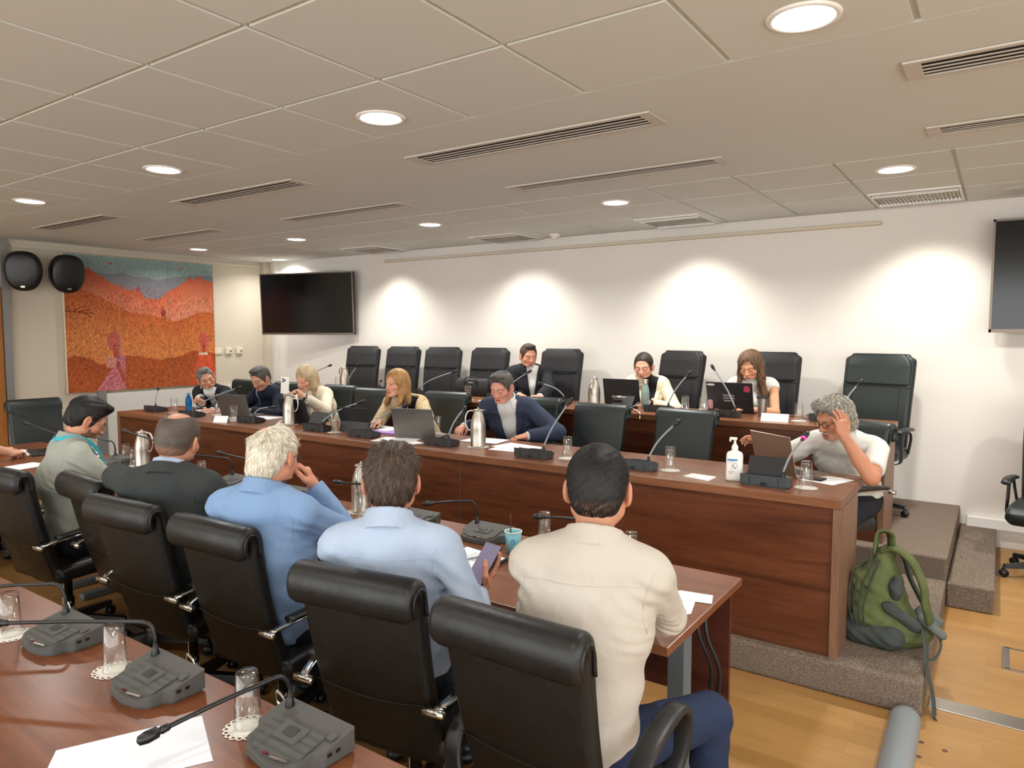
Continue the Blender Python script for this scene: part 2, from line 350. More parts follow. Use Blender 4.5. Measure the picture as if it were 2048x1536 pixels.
# ---------------------------------------------------------------- ceiling fittings
def dl_mesh():
    t = MB().lathe([(.118, 0), (.116, -.006), (.106, -.009), (.098, -.007), (.092, .003), (.088, .006)], n=40)
    l_ = MB().lathe([(0, -.001), (.093, -.001)], n=40)
    return t, l_
for k, (x, y) in enumerate(DOWN):
    if y > 0:
        nm = {(-0.58, 2.53): 'nearest the viewer, above the white shirted man', (-2.51, 2.53): 'in the near row, second from the right', (-4.43, 2.53): 'in the near row, third from the right', (-6.35, 2.53): 'in the near row at the far left edge',
              (-0.60, 5.16): 'right end of the far row beside a louvre light', (-2.58, 5.2): 'far row, second from the right', (-4.56, 5.24): 'far row, third from the right', (-6.50, 5.22): 'far row, fourth from the right',
              (-8.28, 5.15): 'above the orange painting', (-8.47, 6.5): 'in the corner above the left wall screen'}.get((x, y), 'outside the view to the right')
    else: nm = 'behind the viewer'
    o = thing('ceiling_downlight', 'round lit ceiling downlight '+nm, 'ceiling light', (x, y, CEIL-.002), group='round downlights in the ceiling')
    t, l_ = dl_mesh()
    if k == 0: TD, LD = t.make('trim_ring', M['white_plastic'], o), l_.make('lens', M['lamp_face'], o)
    else:
        for q in (TD, LD): c = q.copy(); link(c); c.parent = o
def louvre(x, y, lab):
    o = thing('louvre_light', lab, 'ceiling light', (x, y, CEIL-.002), group='square louvre lights along the back wall')
    f = MB(); s = .29
    for (cx, cy, dx, dy) in ((0, s, .6, .016), (0, -s, .6, .016), (s, 0, .016, .56), (-s, 0, .016, .56)): f.box((cx, cy, -.004), (dx, dy, .012))
    f.make('frame', M['white_plastic'], o)
    for i in range(-1, 2, 2): MB().box((0, i*.215, -.012), (.56, .012, .022)).make('reflector', M['louvre'], o)
    g = MB()
    for i in range(22): g.box((-.27+i*.0257, 0, -.006), (.003, .43, .012))
    g.make('louvre_blades', M['louvre'], o)
    for i in (-1, 1): MB().tube([(-.26, i*.12, .001), (.26, i*.12, .001)], .008, 8).make('tube', M['white_plastic'], o)
louvre(-.58, 6.27, 'square louvre ceiling light nearest the right wall screen'); louvre(-2.53, 6.38, 'square louvre ceiling light above the woman with long hair')
louvre(-4.52, 6.45, 'square louvre ceiling light above the man in the dark suit'); louvre(-6.5, 6.41, 'square louvre ceiling light near the left wall screen')
def vent(x0, x1, y0, y1, lab):
    o = thing('ceiling_vent', lab, 'ceiling vent', ((x0+x1)/2, (y0+y1)/2, CEIL-.003), group='slotted vents in the plain ceiling band')
    L, W = x1-x0, y1-y0
    MB().box((0, 0, -.001), (L-.05, W-.05, .002)).make('backing', M['vent_dark'], o)
    f = MB()
    for (cx, cy, dx, dy) in ((0, W/2-.014, L, .028), (0, -W/2+.014, L, .028), (L/2-.03, 0, .06, W-.0565), (-L/2+.03, 0, .06, W-.0565)): f.box((cx, cy, -.004), (dx, dy, .008))
    f.make('frame', M['vent_frame'], o)
    n = 4; g = (W-.056)/n
    for i in range(1, n): MB().box((0, -W/2+.028+i*g, -.007), (L-.12, g*.34, .002)).make('slat', M['vent_frame'], o)
vx = [(-7.95, -6.52, 'leftmost'), (-5.46, -3.98, 'second from the left'), (-2.95, -1.40, 'second from the right'), (-.36, 1.15, 'rightmost, cut by the frame')]
for x0, x1, s_ in vx:
    vent(x0, x1, 3.16, 3.38, 'long slotted ceiling vent in the near row, '+s_); vent(x0, x1, 4.20, 4.40, 'long slotted ceiling vent in the far row, '+s_)
for (x, y, s_) in ((-7.75, 6.45, 'above the left wall screen'), (.08, 6.36, 'above the right wall screen')):
    tag(MB().lathe([(0, -.006), (.10, -.006), (.115, -.003), (.12, 0)], n=32).make('ceiling_speaker', M['ceiling_plain'], loc=(x, y, CEIL-.002)), 'flat round ceiling speaker '+s_, 'ceiling speaker')
sd = thing('smoke_detector', 'small white smoke detector on the ceiling near the back wall', 'smoke detector', (-3.93, 6.5, CEIL-.002))
MB().lathe([(.055, 0), (.055, -.02), (.045, -.026), (0, -.026)], n=24).make('base', M['white_plastic'], sd); MB().lathe([(.03, -.026), (.034, -.045), (.02, -.055), (0, -.055)], n=24).make('sensor', M['cream_plastic'], sd)
# ---------------------------------------------------------------- painting in three canvases
def painting_color(u, v):
    I = lambda xs, ys: np.interp(u, xs, ys)
    w1 = np.sin(u*61)*.004+np.sin(u*133+1)*.003
    sky = I([0, .12, .155, .22, .30, .38, .46, .51, .57, .62, .68, .74, .79, .815, .845, .87, .89, .93, 1], [.80, .90, .905, .85, .80, .765, .76, .70, .695, .72, .78, .81, .86, .885, .865, .89, .905, .87, .855])+w1
    far = I([0, .2, .35, .5, .6, .75, .9, 1], [.86, .87, .885, .86, .85, .89, .91, .90])+np.sin(u*40)*.005
    mid = I([0, .05, .12, .2, .3, .4, .56, .71, .78, .84, .91, 1], [.72, .755, .74, .70, .65, .59, .57, .525, .55, .585, .61, .595])+w1*.6
    low = I([0, .05, .12, .2, .28, .36, .5, .58, .68, .75, .82, .9, 1], [.24, .27, .25, .20, .215, .265, .24, .22, .235, .245, .29, .27, .26])+w1*.6
    C = np.zeros(u.shape+(3,)); c = lambda r, g, b_: np.array(rgb(r, g, b_))
    k = np.clip((v-.85)/.15, 0, 1)[..., None]; C[:] = c(132, 148, 146)*(1-k)+c(142, 168, 166)*k
    q = v < far; C[q] = c(122, 122, 128); q = v < far-.08; C[q] = c(126, 116, 122)
    n = np.sin(u*900+np.sin(v*500)*3)*np.sin(v*760+np.sin(u*430)*3)
    q = v < sky; kk = np.clip((sky-v)/.25, 0, 1)[..., None]; base = c(186, 90, 56)*(1-kk)+c(192, 118, 88)*kk; C[q] = base[q]
    q = v < mid; kk = np.clip((mid-v)/.34, 0, 1)[..., None]; base = c(172, 84, 36)*(1-kk)+c(202, 122, 66)*kk; C[q] = base[q]
    q = v < low; kk = np.clip((low-v)/.2, 0, 1)[..., None]; base = c(160, 74, 32)*(1-kk)+c(176, 88, 42)*kk; C[q] = base[q]
    q = v < sky; C[q] *= (1+.12*n[q])[..., None]
    def ell(cx, cy, rx, ry, col, a=1):
        m_ = ((u-cx)/rx)**2+((v-cy)/ry)**2 < 1; C[m_] = C[m_]*(1-a)+c(*col)*a
    def tri(f, col, a=1): C[f] = C[f]*(1-a)+c(*col)*a
    # left figure
    tri((v < .16) & (np.abs(u-.285) < .02+(.16-v)*.62) & (u < .352), (196, 112, 120)); tri((v < .27) & (v > .10) & (u > .285-(.27-v)*.1) & (u < .352) & (u > .25), (190, 108, 116))
    tri((np.abs((u-.30)-(.22-v)*.28) < .014) & (v > .06) & (v < .22), (170, 74, 52)); ell(.262, .215, .036, .048, (196, 130, 112), .9)
    ell(.287, .37, .042, .073, (176, 88, 74)); tri((np.abs(u-.297) < .018) & (v > .25) & (v < .32), (172, 70, 58))
    for s_ in (-.016, .018): ell(.287+s_, .385, .010, .006, (205, 90, 76))
    ell(.29, .335, .012, .006, (150, 48, 46))
    # right figure
    ell(.915, .375, .036, .068, (182, 84, 66)); tri((np.abs(u-.912) < .015) & (v > .25) & (v < .33), (186, 70, 52)); tri((v < .27) & (v > .245) & (np.abs(u-.905) < .035), (206, 192, 176)); tri((v < .25) & (np.abs(u-.92) < .05+(.25-v)*.3), (204, 84, 48))
    for s_ in (-.015, .015): ell(.915+s_, .385, .009, .005, (214, 96, 70))
    # small figures, planets, bare branch
    ell(.455, .765, .012, .022, (150, 70, 66)); ell(.455, .79, .006, .008, (150, 70, 66)); ell(.62, .59, .018, .026, (132, 52, 34)); ell(.615, .625, .006, .008, (120, 40, 30)); tri((v > .545) & (v < .58) & ((np.abs(u-.61) < .003) | (np.abs(u-.63) < .003)), (110, 36, 28))
    ell(.283, .952, .012, .007, (176, 84, 70)); ell(.283, .952, .022, .002, (150, 84, 76)); ell(.757, .955, .010, .009, (196, 92, 70))
    for (x0, y0, x1, y1) in ((0, .59, .17, .575), (.05, .59, .12, .635), (.08, .588, .15, .60), (.06, .59, .055, .645), (.1, .585, .16, .545)):
        t = np.clip((u-x0)/(x1-x0), 0, 1); dd = np.abs(v-(y0+(y1-y0)*t)); tri((dd < .0035) & (u >= min(x0, x1)) & (u <= max(x0, x1)), (116, 44, 22))
    return np.clip(C, 0, 1)
m = Mat('canvas_paint', rough=.65, spec=.25); at_ = m.n('ShaderNodeVertexColor'); at_.layer_name = 'Col'
v_ = m.coord((16, 38, 20), rot=(.5, 0, 0)); st = m.noise(v_, 3.0, 3, .7, 1.5)
m.color(m.mix(.75, at_.outputs[0], m.ramp(st, [(.40, (.50, .42, .36)), (.5, (.95, .95, .95)), (.60, (1.0, 1.0, 1.0))]), 'MULTIPLY')); m.bump(st, .4, .004); M['paint'] = m.m
y_d = [3.91, 4.535, 5.175, 5.83]; zb, zt = .985, 2.625
for k in range(3):
    ya, yb_ = y_d[k]+.003, y_d[k+1]-.003; NU, NV = 190, 460
    uu, vv = np.meshgrid(np.linspace(ya, yb_, NU), np.linspace(zb, zt, NV))
    vs_ = np.stack([np.full(uu.size, XL+.052), uu.ravel(), vv.ravel()], 1)
    idx = np.arange(NU*NV).reshape(NV, NU); fs_ = np.stack([idx[:-1, :-1], idx[:-1, 1:], idx[1:, 1:], idx[1:, :-1]], -1).reshape(-1, 4)
    o = me('painting_canvas', vs_.tolist(), fs_.tolist(), M['paint'])
    ca = o.data.color_attributes.new('Col', 'FLOAT_COLOR', 'POINT')
    sp_ = np.random.default_rng(k+2).random((NV+16, NU+16)); sp_ = sum(sp_[8+j:8+j+NV, 8+(j if k != 1 else -j)//2:8+(j if k != 1 else -j)//2+NU] for j in range(-3, 4))/7; sp_ = (sp_+np.roll(sp_, 1, 1))/2-.5
    cc = painting_color((uu-3.91)/1.92, (vv-zb)/(zt-zb)).reshape(-1, 3); v01 = ((vv-zb)/(zt-zb)).ravel(); cc = np.clip(cc*(1+sp_.ravel()*np.where(v01 < .74, 3.4, .9))[:, None], 0, 1); ca.data.foreach_set('color', np.concatenate([cc, np.ones((len(cc), 1))], 1).ravel())
    tag(o, ['left canvas of the orange painting with a pink girl figure and speaker in front', 'middle canvas of the orange painting, valley and tiny figures only', 'right canvas of the orange painting with a pink head above a white collar'][k], 'painting', 'three canvases of the orange landscape painting')
    MB().box((XL+.03, (ya+yb_)/2, (zb+zt)/2), (.043, yb_-ya, zt-zb)).make('stretcher', M['cream_plastic'], o)
# ---------------------------------------------------------------- screens, speakers, sockets
def tv(name, lab, c, rz, W, H, tilt=0):
    o = thing(name, lab, 'television', c, rz); R = Euler((tilt, 0, 0)).to_matrix()
    MB().box((0, .02, 0), (W, .05, H), rot=R, bev=.006).make('casing', M['black_plastic'], o)
    f = MB()
    for (cx, cz, dx, dz) in ((0, H/2-.008, W, .016), (0, -H/2+.012, W, .026), (W/2-.008, 0, .016, H), (-W/2+.008, 0, .016, H)):
        p = R @ Vector((cx, -.008, cz)); f.box(p, (dx, .012, dz), rot=R)
    f.make('bezel', M['tv_frame'], o)
    p = R @ Vector((0, -.0065, 0)); MB().box(p, (W-.03, .004, H-.03), rot=R).make('screen', M['tv'], o)
    g = MB().box((0, .10, 0), (.3, .14, .25)); g.make('wall_bracket', M['black_plastic'], o)
tv('wall_television', 'black flat television on the back wall left corner, turned into the room', (-7.83, 6.43, 2.09), math.atan2(.38, 1.44), 1.49, .84, math.radians(2))
tv('wall_television', 'black flat television cut by the right edge, level on the back wall', (.66, 6.60, 2.128), 0, 1.5, .855)
def spk(lab, p, rz, rx):
    o = thing('wall_speaker', lab, 'loudspeaker', p, rz, 'black oval wall speakers'); R = Euler((rx, 0, 0)).to_matrix()
    def ring(s, y, n=36):
        r = []
        for k in range(n):
            a = 2*math.pi*k/n; c, s_ = math.cos(a), math.sin(a)
            r.append(R @ Vector((math.copysign(abs(c)**.75, c)*.175*s*(1-.12*(s_ < 0)*abs(s_)), y, math.copysign(abs(s_)**.8, s_)*.215*s)))
        return r
    MB().loft([ring(.35, .20), ring(.7, .17), ring(.95, .08), ring(1, 0), ring(1.0, -.03)]).make('cabinet', M['black_plastic'], o)
    MB().loft([ring(.985, -.03), ring(.95, -.055), ring(.8, -.068), ring(.4, -.075)]).make('grille', M['black'], o)
    MB().box(R @ Vector((0, -.076, -.165)), (.04, .006, .02), rot=R).make('badge', M['steel'], o)
    MB().tube([(0, .16, 0), (0, .30, .0)], .02, 8).make('bracket', M['black_plastic'], o)
spk('black oval wall speaker, the left one on bare wall', (-8.83, 3.42, 2.37), math.radians(56), math.radians(8))
spk('black oval wall speaker, the right one overlapping the painting', (-8.78, 3.84, 2.365), math.radians(84), math.radians(8))
for k, (y, s_, wd) in enumerate(((5.90, 'double switch plate closest to the painting', .14), (6.07, 'cream wall socket in the middle of the three plates', .1), (6.24, 'cream wall socket nearest the corner', .1))):
    o = thing('wall_socket', s_, 'wall socket', (XL, y, 1.44)); MB().box((.008, 0, 0), (.016 if k == 0 else .04, wd, .09), bev=.004).make('plate', M['cream_plastic'], o)
    MB().box((.018 if k == 0 else .042, .012, -.005), (.006, .02, .024), bev=.002).make('switch', M['white_plastic'] if k == 0 else M['mic_dark'], o)
# ================================================================== DESKS AND TABLES
fd = thing('council_desk', 'long dark wood front desk on the lower carpet platform', 'desk', (-3.89, 3.9, H1))
X0, X1 = -7.20, -.585; cx = -3.89
def fdb(mb, x0, x1, y0, y1, z0, z1, bev=.0): return mb.box(((x0+x1)/2-cx, (y0+y1)/2-3.9, (z0+z1)/2-H1), (x1-x0, y1-y0, z1-z0), bev=bev)
fdb(MB(), X0, X1, 3.55, 4.22, DT1-.045, DT1, .003).make('desktop', M['desktop_wood'], fd)
for k in range(3):
    a = X1-.035-(k+1)*2.245+(0 if k < 2 else .12); b_ = X1-.035-k*2.245
    fdb(MB(), a+.003, b_-.003, 3.565, 3.59, H1, DT1-.046).make('front_panel', M['desk_wood'], fd)
    if k < 2: fdb(MB(), a-.002, a+.002, 3.563, 3.585, H1, DT1-.046).make('edge_strip', M['tv_frame'], fd)
for x in (X0+.0, X1-.035): fdb(MB(), x, x+.035, 3.553, 4.03, H1, DT1-.046).make('side_panel', M['desk_wood_end'], fd)
ud = thing('council_desk', 'upper dark wood desk on the raised back platform', 'desk', (-3.85, 5.5, H2)); cx = -3.85
def udb(mb, x0, x1, y0, y1, z0, z1, bev=.0): return mb.box(((x0+x1)/2-cx, (y0+y1)/2-5.5, (z0+z1)/2-H2), (x1-x0, y1-y0, z1-z0), bev=bev)
udb(MB(), -7.1, -.60, 5.20, 5.84, DT2-.045, DT2, .003).make('desktop', M['desktop_wood'], ud)
for k in range(3): udb(MB(), -.64-(k+1)*2.14+.003, -.64-k*2.14-.003, 5.215, 5.24, H2, DT2-.046).make('front_panel', M['desk_wood'], ud)
for x in (-7.1, -.635): udb(MB(), x, x+.035, 5.205, 5.70, H2, DT2-.046).make('side_panel', M['desk_wood_end'], ud)
# low table row on the floor
lt = thing('meeting_table', 'long low table where the visitors sit with backs to the viewer', 'table', (-3.9, 2.38, 0)); cx = -3.9
def ltb(mb, x0, x1, y0, y1, z0, z1, bev=.0): return mb.box(((x0+x1)/2-cx, (y0+y1)/2-2.38, (z0+z1)/2), (x1-x0, y1-y0, z1-z0), bev=bev)
edges = [-.80, -2.85, -4.9, -6.95]
for k in range(3): ltb(MB(), edges[k+1]+.001, edges[k]-.001, 2.0, 2.757, LT-.03, LT, .003).make('tabletop', M['table_wood'] if k else M['table_wood'], lt)
for k in range(3): ltb(MB(), edges[k+1]+.02, edges[k]-.025, 2.685, 2.705, .25, LT-.05).make('modesty_panel', M['panel_wood'], lt)
for k in range(3):
    for x in (edges[k+1]+.14, edges[k]-.13):
        m_ = MB(); ltb(m_, x-.03, x+.03, 2.40, 2.48, .04, LT-.03); ltb(m_, x-.03, x+.03, 2.08, 2.62, .0, .04, .008); ltb(m_, x-.025, x+.025, 2.1, 2.66, LT-.06, LT-.03)
        m_.make('leg', M['leg_grey'], lt)
    ltb(MB(), edges[k+1]+.2, edges[k]-.17, 2.12, 2.28, LT-.13, LT-.031).make('cable_tray', M['panel_wood'], lt)
m_ = MB()
for dx in (0, .03): m_.tube(spline([(-.86-dx, 2.5, .72), (-.84-dx, 2.47, .6), (-.80-dx, 2.5, .45), (-.84-dx, 2.52, .2), (-.86-dx, 2.5, .006)]), .008, 6)
tag(m_.make('power_cable', M['cable']), 'black cables hanging beside the grey table leg', 'cable')
nt = thing('meeting_table', 'nearest reddish wood table at the bottom left', 'table', (-3.4, .72, 0)); cx = -3.4
def ntb(mb, x0, x1, y0, y1, z0, z1, bev=.0): return mb.box(((x0+x1)/2-cx, (y0+y1)/2-.72, (z0+z1)/2), (x1-x0, y1-y0, z1-z0), bev=bev)
ntb(MB(), -6.0, -.75, .36, 1.112, LT-.03, LT, .003).make('tabletop', M['table_wood'], nt)
ntb(MB(), -5.9, -.85, .42, .44, .25, LT-.04).make('modesty_panel', M['panel_wood'], nt)
for x in (-5.7, -3.4, -1.0):
    m_ = MB(); ntb(m_, x-.03, x+.03, .68, .76, .04, LT-.03); ntb(m_, x-.03, x+.03, .45, 1.0, 0, .04, .008); m_.make('leg', M['leg_grey'], nt)
# ================================================================== CHAIRS
def star_base(o, parent_z=0, arm='black_plastic', col_m='chrome', R=.30):
    g = MB().lathe([(.03, .07), (.03, .22), (.022, .22), (.022, .40)], n=16, caps=True); g.make('gas_column', M[col_m], o)
    b = MB()
    for k in range(5):
        a = math.radians(90+72*k+18); d = Vector((math.cos(a), math.sin(a), 0)); s = Vector((-d.y, d.x, 0)); rings = []
        for t, w, z0, z1 in ((.0, .028, .075, .125), (.4, .024, .07, .112), (1, .018, .062, .088)):
            p = d*(R*t); rings.append([p+s*w+Vector((0, 0, z0)), p-s*w+Vector((0, 0, z0)), p-s*w*.8+Vector((0, 0, z1)), p+s*w*.8+Vector((0, 0, z1))])
        b.loft(rings, sm=False)
    b.make('star_base', M[arm], o)
    for k in range(5):
        a = math.radians(90+72*k+18); d = Vector((math.cos(a), math.sin(a), 0)); s = Vector((-d.y, d.x, 0)); c = MB()
        for q in (-1, 1):
            Mx = Matrix((s, Vector((0, 0, 1)), d)).transposed(); Mx = Matrix(((d.x, 0, s.x), (d.y, 0, s.y), (0, 1, 0)))
            c.lathe([(0, -.008), (.024, -.008), (.026, -.004), (.026, .004), (.024, .008), (0, .008)], d*R+s*(q*.013)+Vector((0, 0, .027)), 14, M=Mx)
        c.tube([d*R+Vector((0, 0, .03)), d*R+Vector((0, 0, .075))], .012, 8)
        c.make('caster', M['black'], o)
def seam(mb, path, r=.0022): mb.tube(path, r, 6)
def conf_chair(name, lab, loc, rz, leather='leather', group=None, Hb=0.0, base=True, loop=False):
    """low-back leather chair whose back rolls over at the top; chrome arm rails with black pads"""
    o = thing(name, lab, 'chair', loc, rz, group)
    ctr = [(-.135, .40), (-.162, .47), (-.192, .56), (-.226, .68), (-.253, .80), (-.270, .89), (-.276, .94), (-.288, .968), (-.308, .977), (-.327, .968), (-.336, .944), (-.335, .922), (-.330, .906)]
    ctr = [(y, z+(Hb if z > .6 else 0)) for y, z in ctr]; P = spline([(0, a, b) for a, b in ctr], 4); path = [(p.y, p.z) for p in P]
    wf = lambda u: .415+.04*min(1, max(0, (u-.1)/.5)) if u < .6 else .455
    tf = lambda u: .062-.018*max(0, (u-.55)/.45)
    MB().sweep(path, wf, tf, cr=.026, n=4).make('backrest', M[leather], o)
    # end piping where the roll folds, mid seam on the back
    for s in (-1, 1):
        g = MB(); pts = [(s*.226, y, z) for y, z in path[int(len(path)*.42):]]; seam(g, [Vector(p) for p in pts], .006); g.make('piping', M[leather], o)
    g = MB(); pts = []
    for i in range(13):
        x = -.205+.41*i/12; z = .60-.022*math.cos((i-6)/6*math.pi/2)+.0; pts.append(Vector((x, -.205-.0325-.0, z)))
    seam(g, pts, .0018); g.make('seam', M['black'], o)
    sp = [(-.15, .415), (-.08, .425), (.05, .43), (.18, .432), (.235, .42), (.262, .395)]
    P = spline([(0, a, b) for a, b in sp], 4); MB().sweep([(p.y, p.z) for p in P], .48, .085, cr=.035, n=4).make('seat', M[leather], o)
    MB().box((0, .0, .365), (.20, .26, .05), bev=.01).make('mechanism', M['black_plastic'], o)
    for s in (-1, 1):
        if loop:
            a = MB(); pts = spline([(s*.235, -.235, .46), (s*.262, -.20, .53), (s*.275, -.09, .615), (s*.28, .03, .655), (s*.28, .12, .655), (s*.278, .165, .61), (s*.268, .16, .50), (s*.24, .12, .40)], 6); rings = []
            for i, p in enumerate(pts):
                t = (pts[min(i+1, len(pts)-1)]-pts[max(i-1, 0)]).normalized(); n_ = Vector((0, -t.z, t.y)); rings.append([p+Vector((.030*math.copysign(abs(math.cos(q))**.5, math.cos(q)), 0, 0))+n_*(.013*math.copysign(abs(math.sin(q))**.5, math.sin(q))) for q in [2*math.pi*k/14 for k in range(14)]])
            a.loft(rings); a.make('arm_loop', M['black_plastic'], o); continue
        a = MB(); pts = spline([(s*.240, -.262, .60), (s*.258, -.23, .615), (s*.285, -.10, .635), (s*.287, .08, .645), (s*.282, .17, .63), (s*.27, .20, .58), (s*.255, .17, .47), (s*.235, .10, .405)], 6)
        rings = []
        for i, p in enumerate(pts):
            t = (pts[min(i+1, len(pts)-1)]-pts[max(i-1, 0)]).normalized(); n_ = Vector((0, -t.z, t.y)); w_ = Vector((1, 0, 0))
            rings.append([p+w_*(.017*math.cos(q))+n_*(.008*math.sin(q)) for q in [2*math.pi*k/10 for k in range(10)]])
        a.loft(rings); arm = a.make('arm_rail', M['chrome'], o)
        c = MB().lathe([(0, -.036), (.013, -.034), (.013, .034), (0, .036)], (s*.242, -.264, .602), 12, M=Matrix(((0, 0, 1), (1, 0, 0), (0, 1, 0)))); c.make('arm_cap', M['chrome'], arm)
        pd = MB(); rings = []
        for i, p in enumerate(spline([(s*.272, -.19, .640), (s*.287, -.06, .655), (s*.288, .07, .662), (s*.284, .165, .652)], 5)):
            rings.append([p+Vector((.024*math.cos(q), 0, .013*math.sin(q))) for q in [2*math.pi*k/12 for k in range(12)]])
        pd.loft(rings); pd.make('arm_pad', M['black_plastic'], arm)
    if base: star_base(o)
    return o
def exec_chair(name, lab, loc, rz, group=None, leather='chair_fabric', Wd=.49):
    """high-back chair with stitched head cushion and black loop arms"""
    o = thing(name, lab, 'chair', loc, rz, group)
    P = spline([(0, -.20, .44), (0, -.215, .52), (0, -.235, .68), (0, -.25, .84), (0, -.275, .98), (0, -.30, 1.09), (0, -.315, 1.16), (0, -.325, 1.205)], 10)
    path = [(p.y, p.z) for p in P]
    wf = lambda u: Wd*(.90+.10*math.sin(min(1, u/.7)*math.pi/2)) if u < .86 else Wd*(1-.13*((u-.86)/.14)**3)
    MB().sweep(path, wf, lambda u: .085 if u < .93 else .085-.03*(u-.93)/.07, cr=.04, n=5).make('backrest', M[leather], o)
    # head cushion standing proud of the back, with a stitched lower edge that bows
    P2 = [(y+.022, z) for y, z in path if z > .985]
    hc = MB().sweep(P2, lambda u: Wd*.94*(1-.18*max(0, (u-.45)/.55)**2), lambda u: .07-.02*abs(u-.5), cr=.032, n=5).make('head_cushion', M[leather], o)
    g = MB(); seam(g, [Vector((-Wd*.47+Wd*.94*i/12, -.232+.012*math.cos((i-6)/6*1.5), .982-.018*(abs(i-6)/6)**2)) for i in range(13)], .003); g.make('seam', M['black'], o)
    for s in (-1, 1):
        g = MB(); seam(g, [Vector((s*Wd*.33, y+.0445, z)) for y, z in path if z < .98], .002); g.make('seam', M['black'], o)
    P = spline([(0, -.20, .46), (0, -.08, .465), (0, .08, .47), (0, .20, .465), (0, .255, .435)], 4); MB().sweep([(p.y, p.z) for p in P], Wd, .10, cr=.04, n=4).make('seat', M[leather], o)
    MB().box((0, 0, .385), (.22, .28, .06), bev=.01).make('mechanism', M['black_plastic'], o)
    for s in (-1, 1):
        a = MB(); x = s*(Wd/2+.02)
        pts = spline([(s*(Wd/2-.03), .08, .40), (x, .06, .43), (x, .055, .55), (x, .04, .64)], 5)
        rings = [[p+Vector((.010*math.cos(q), .032*math.sin(q), 0)) for q in [2*math.pi*k/10 for k in range(10)]] for p in pts]; a.loft(rings)
        pts = spline([(x, .0, .645), (x, -.12, .635), (x, -.17, .58), (s*(Wd/2), -.18, .46)], 5)
        rings = [[p+Vector((.010*math.cos(q), .018*math.sin(q), .008*math.sin(q))) for q in [2*math.pi*k/10 for k in range(10)]] for p in pts]; a.loft(rings)
        arm = a.make('arm_frame', M['black_plastic'], o)
        pd = MB(); rings = []
        for i, p in enumerate(spline([(x, -.15, .655), (x, -.02, .668), (x, .09, .668), (x, .15, .655)], 5)):
            wv = .036*(1-.25*abs(i/15-.5)); rings.append([p+Vector((wv*math.cos(q), 0, .016*math.sin(q))) for q in [2*math.pi*k/12 for k in range(12)]])
        pd.loft(rings); pd.make('arm_pad', M['black_plastic'], arm)
    star_base(o, R=.31, col_m='black_plastic')
    return o
R_ = math.radians
G1 = 'roll-top leather chairs at the low table'
def roll_at(x, y, rz): a = R_(rz); return (x-math.sin(a)*.32, y+math.cos(a)*.32)      # where the chair stands when its roll is at x, y
def cpos(x, y, rz, z=0): p = roll_at(x, y, rz); return (p[0], p[1], z)
c6 = conf_chair('leather_chair', 'black roll-top leather chair of the man in the cream white shirt', cpos(-.985, 1.40, 0), 0, group=G1, loop=True)
def cc(lab, x, y, rz, z=0, g=G1, src=None): return dup(src or c5, cpos(x, y, rz, z), R_(rz), lab, group=g)
c5 = conf_chair('leather_chair', 'black roll-top leather chair of the man holding the phone', cpos(-1.54, 1.41, 9), R_(9), group=G1)
c6['label'] = 'nearest black roll-top leather chair with black loop arms, bottom centre'
cc('black roll-top leather chair of the white haired man', -2.40, 1.50, 2.5)
cc('black roll-top leather chair behind the bald man, third from the left', -3.01, 1.48, 5)
cc('empty black roll-top leather chair under the bald man\'s elbow', -3.67, 1.62, -4)
cc('black roll-top leather chair of the man in the polo, at the left edge', -4.24, 1.48, 5)
c7 = conf_chair('leather_chair', 'dark green-black leather chair empty at the left end by the painting', cpos(-7.50, 2.93, -94), R_(-94), 'leather_green', Hb=.075)
G2 = 'roll-top leather chairs behind the front desk'
m0 = conf_chair('leather_chair', 'empty dark leather chair behind the front desk, left of the glass filled pair', (-1.84, 4.52, H1), R_(176), 'leather_green', G2)
m0['label'] = 'empty black leather chair behind the front desk, nearer the sanitizer bottle'
def mc(lab, x, y, rz): return dup(m0, (x, y, H1), R_(rz), lab, group=G2)
mc('empty black leather chair behind the front desk, right of the navy blazer man', -2.50, 4.52, 178)
mc('black leather chair behind the woman in the beige blazer', -4.12, 4.72, 190)
mc('dark leather chair between the two blonde women', -4.98, 4.62, 186)
mc('black leather chair of the man in the navy blazer and open shirt', -3.18, 4.72, 182)
mc('black leather chair of the blonde woman photographing with a phone', -5.62, 4.74, 182)
mc('black leather chair of the man reading behind the dark laptop', -6.42, 4.74, 184)
mc('black leather chair of the grey haired man leaning at the desk end', -7.12, 4.74, 190)
q = cpos(-.70, 4.86, 152, H1); dup(m0, q, R_(152), 'black leather chair of the man in the white short sleeved shirt', group=G2)
G3 = 'high-back chairs on the upper platform'
u0 = exec_chair('office_chair', 'empty high-back chair leftmost on the upper platform', (-6.64, 6.10, H2), R_(192), G3)
def uc(lab, x, y, rz): return dup(u0, (x, y, H2), R_(rz), lab, group=G3)
uc('empty high-back chair second from the left on the upper platform', -6.01, 6.14, 188)
uc('empty high-back chair third from the left on the upper platform', -5.36, 6.14, 190)
uc('empty high-back chair with a black briefcase on its seat side', -4.70, 6.14, 186)
uc('high-back chair of the smiling man in the dark suit', -3.80, 6.16, 182)
uc('high-back chair of the woman in the cream blazer', -2.55, 6.14, 166)
uc('high-back chair of the woman with long wavy hair', -1.68, 6.16, 176)
exec_chair('office_chair', 'large empty high-back leather chair at the right end of the upper desk', (-.86, 6.12, H2), R_(170), None, 'leather_green', .53)
exec_chair('office_chair', 'high-back chair on the wooden floor cut by the right edge', (.355, 6.08, 0), R_(170), None, 'leather_green', .50)
# ================================================================== THINGS ON THE TABLES
T1, T2, T0 = DT1, DT2, LT
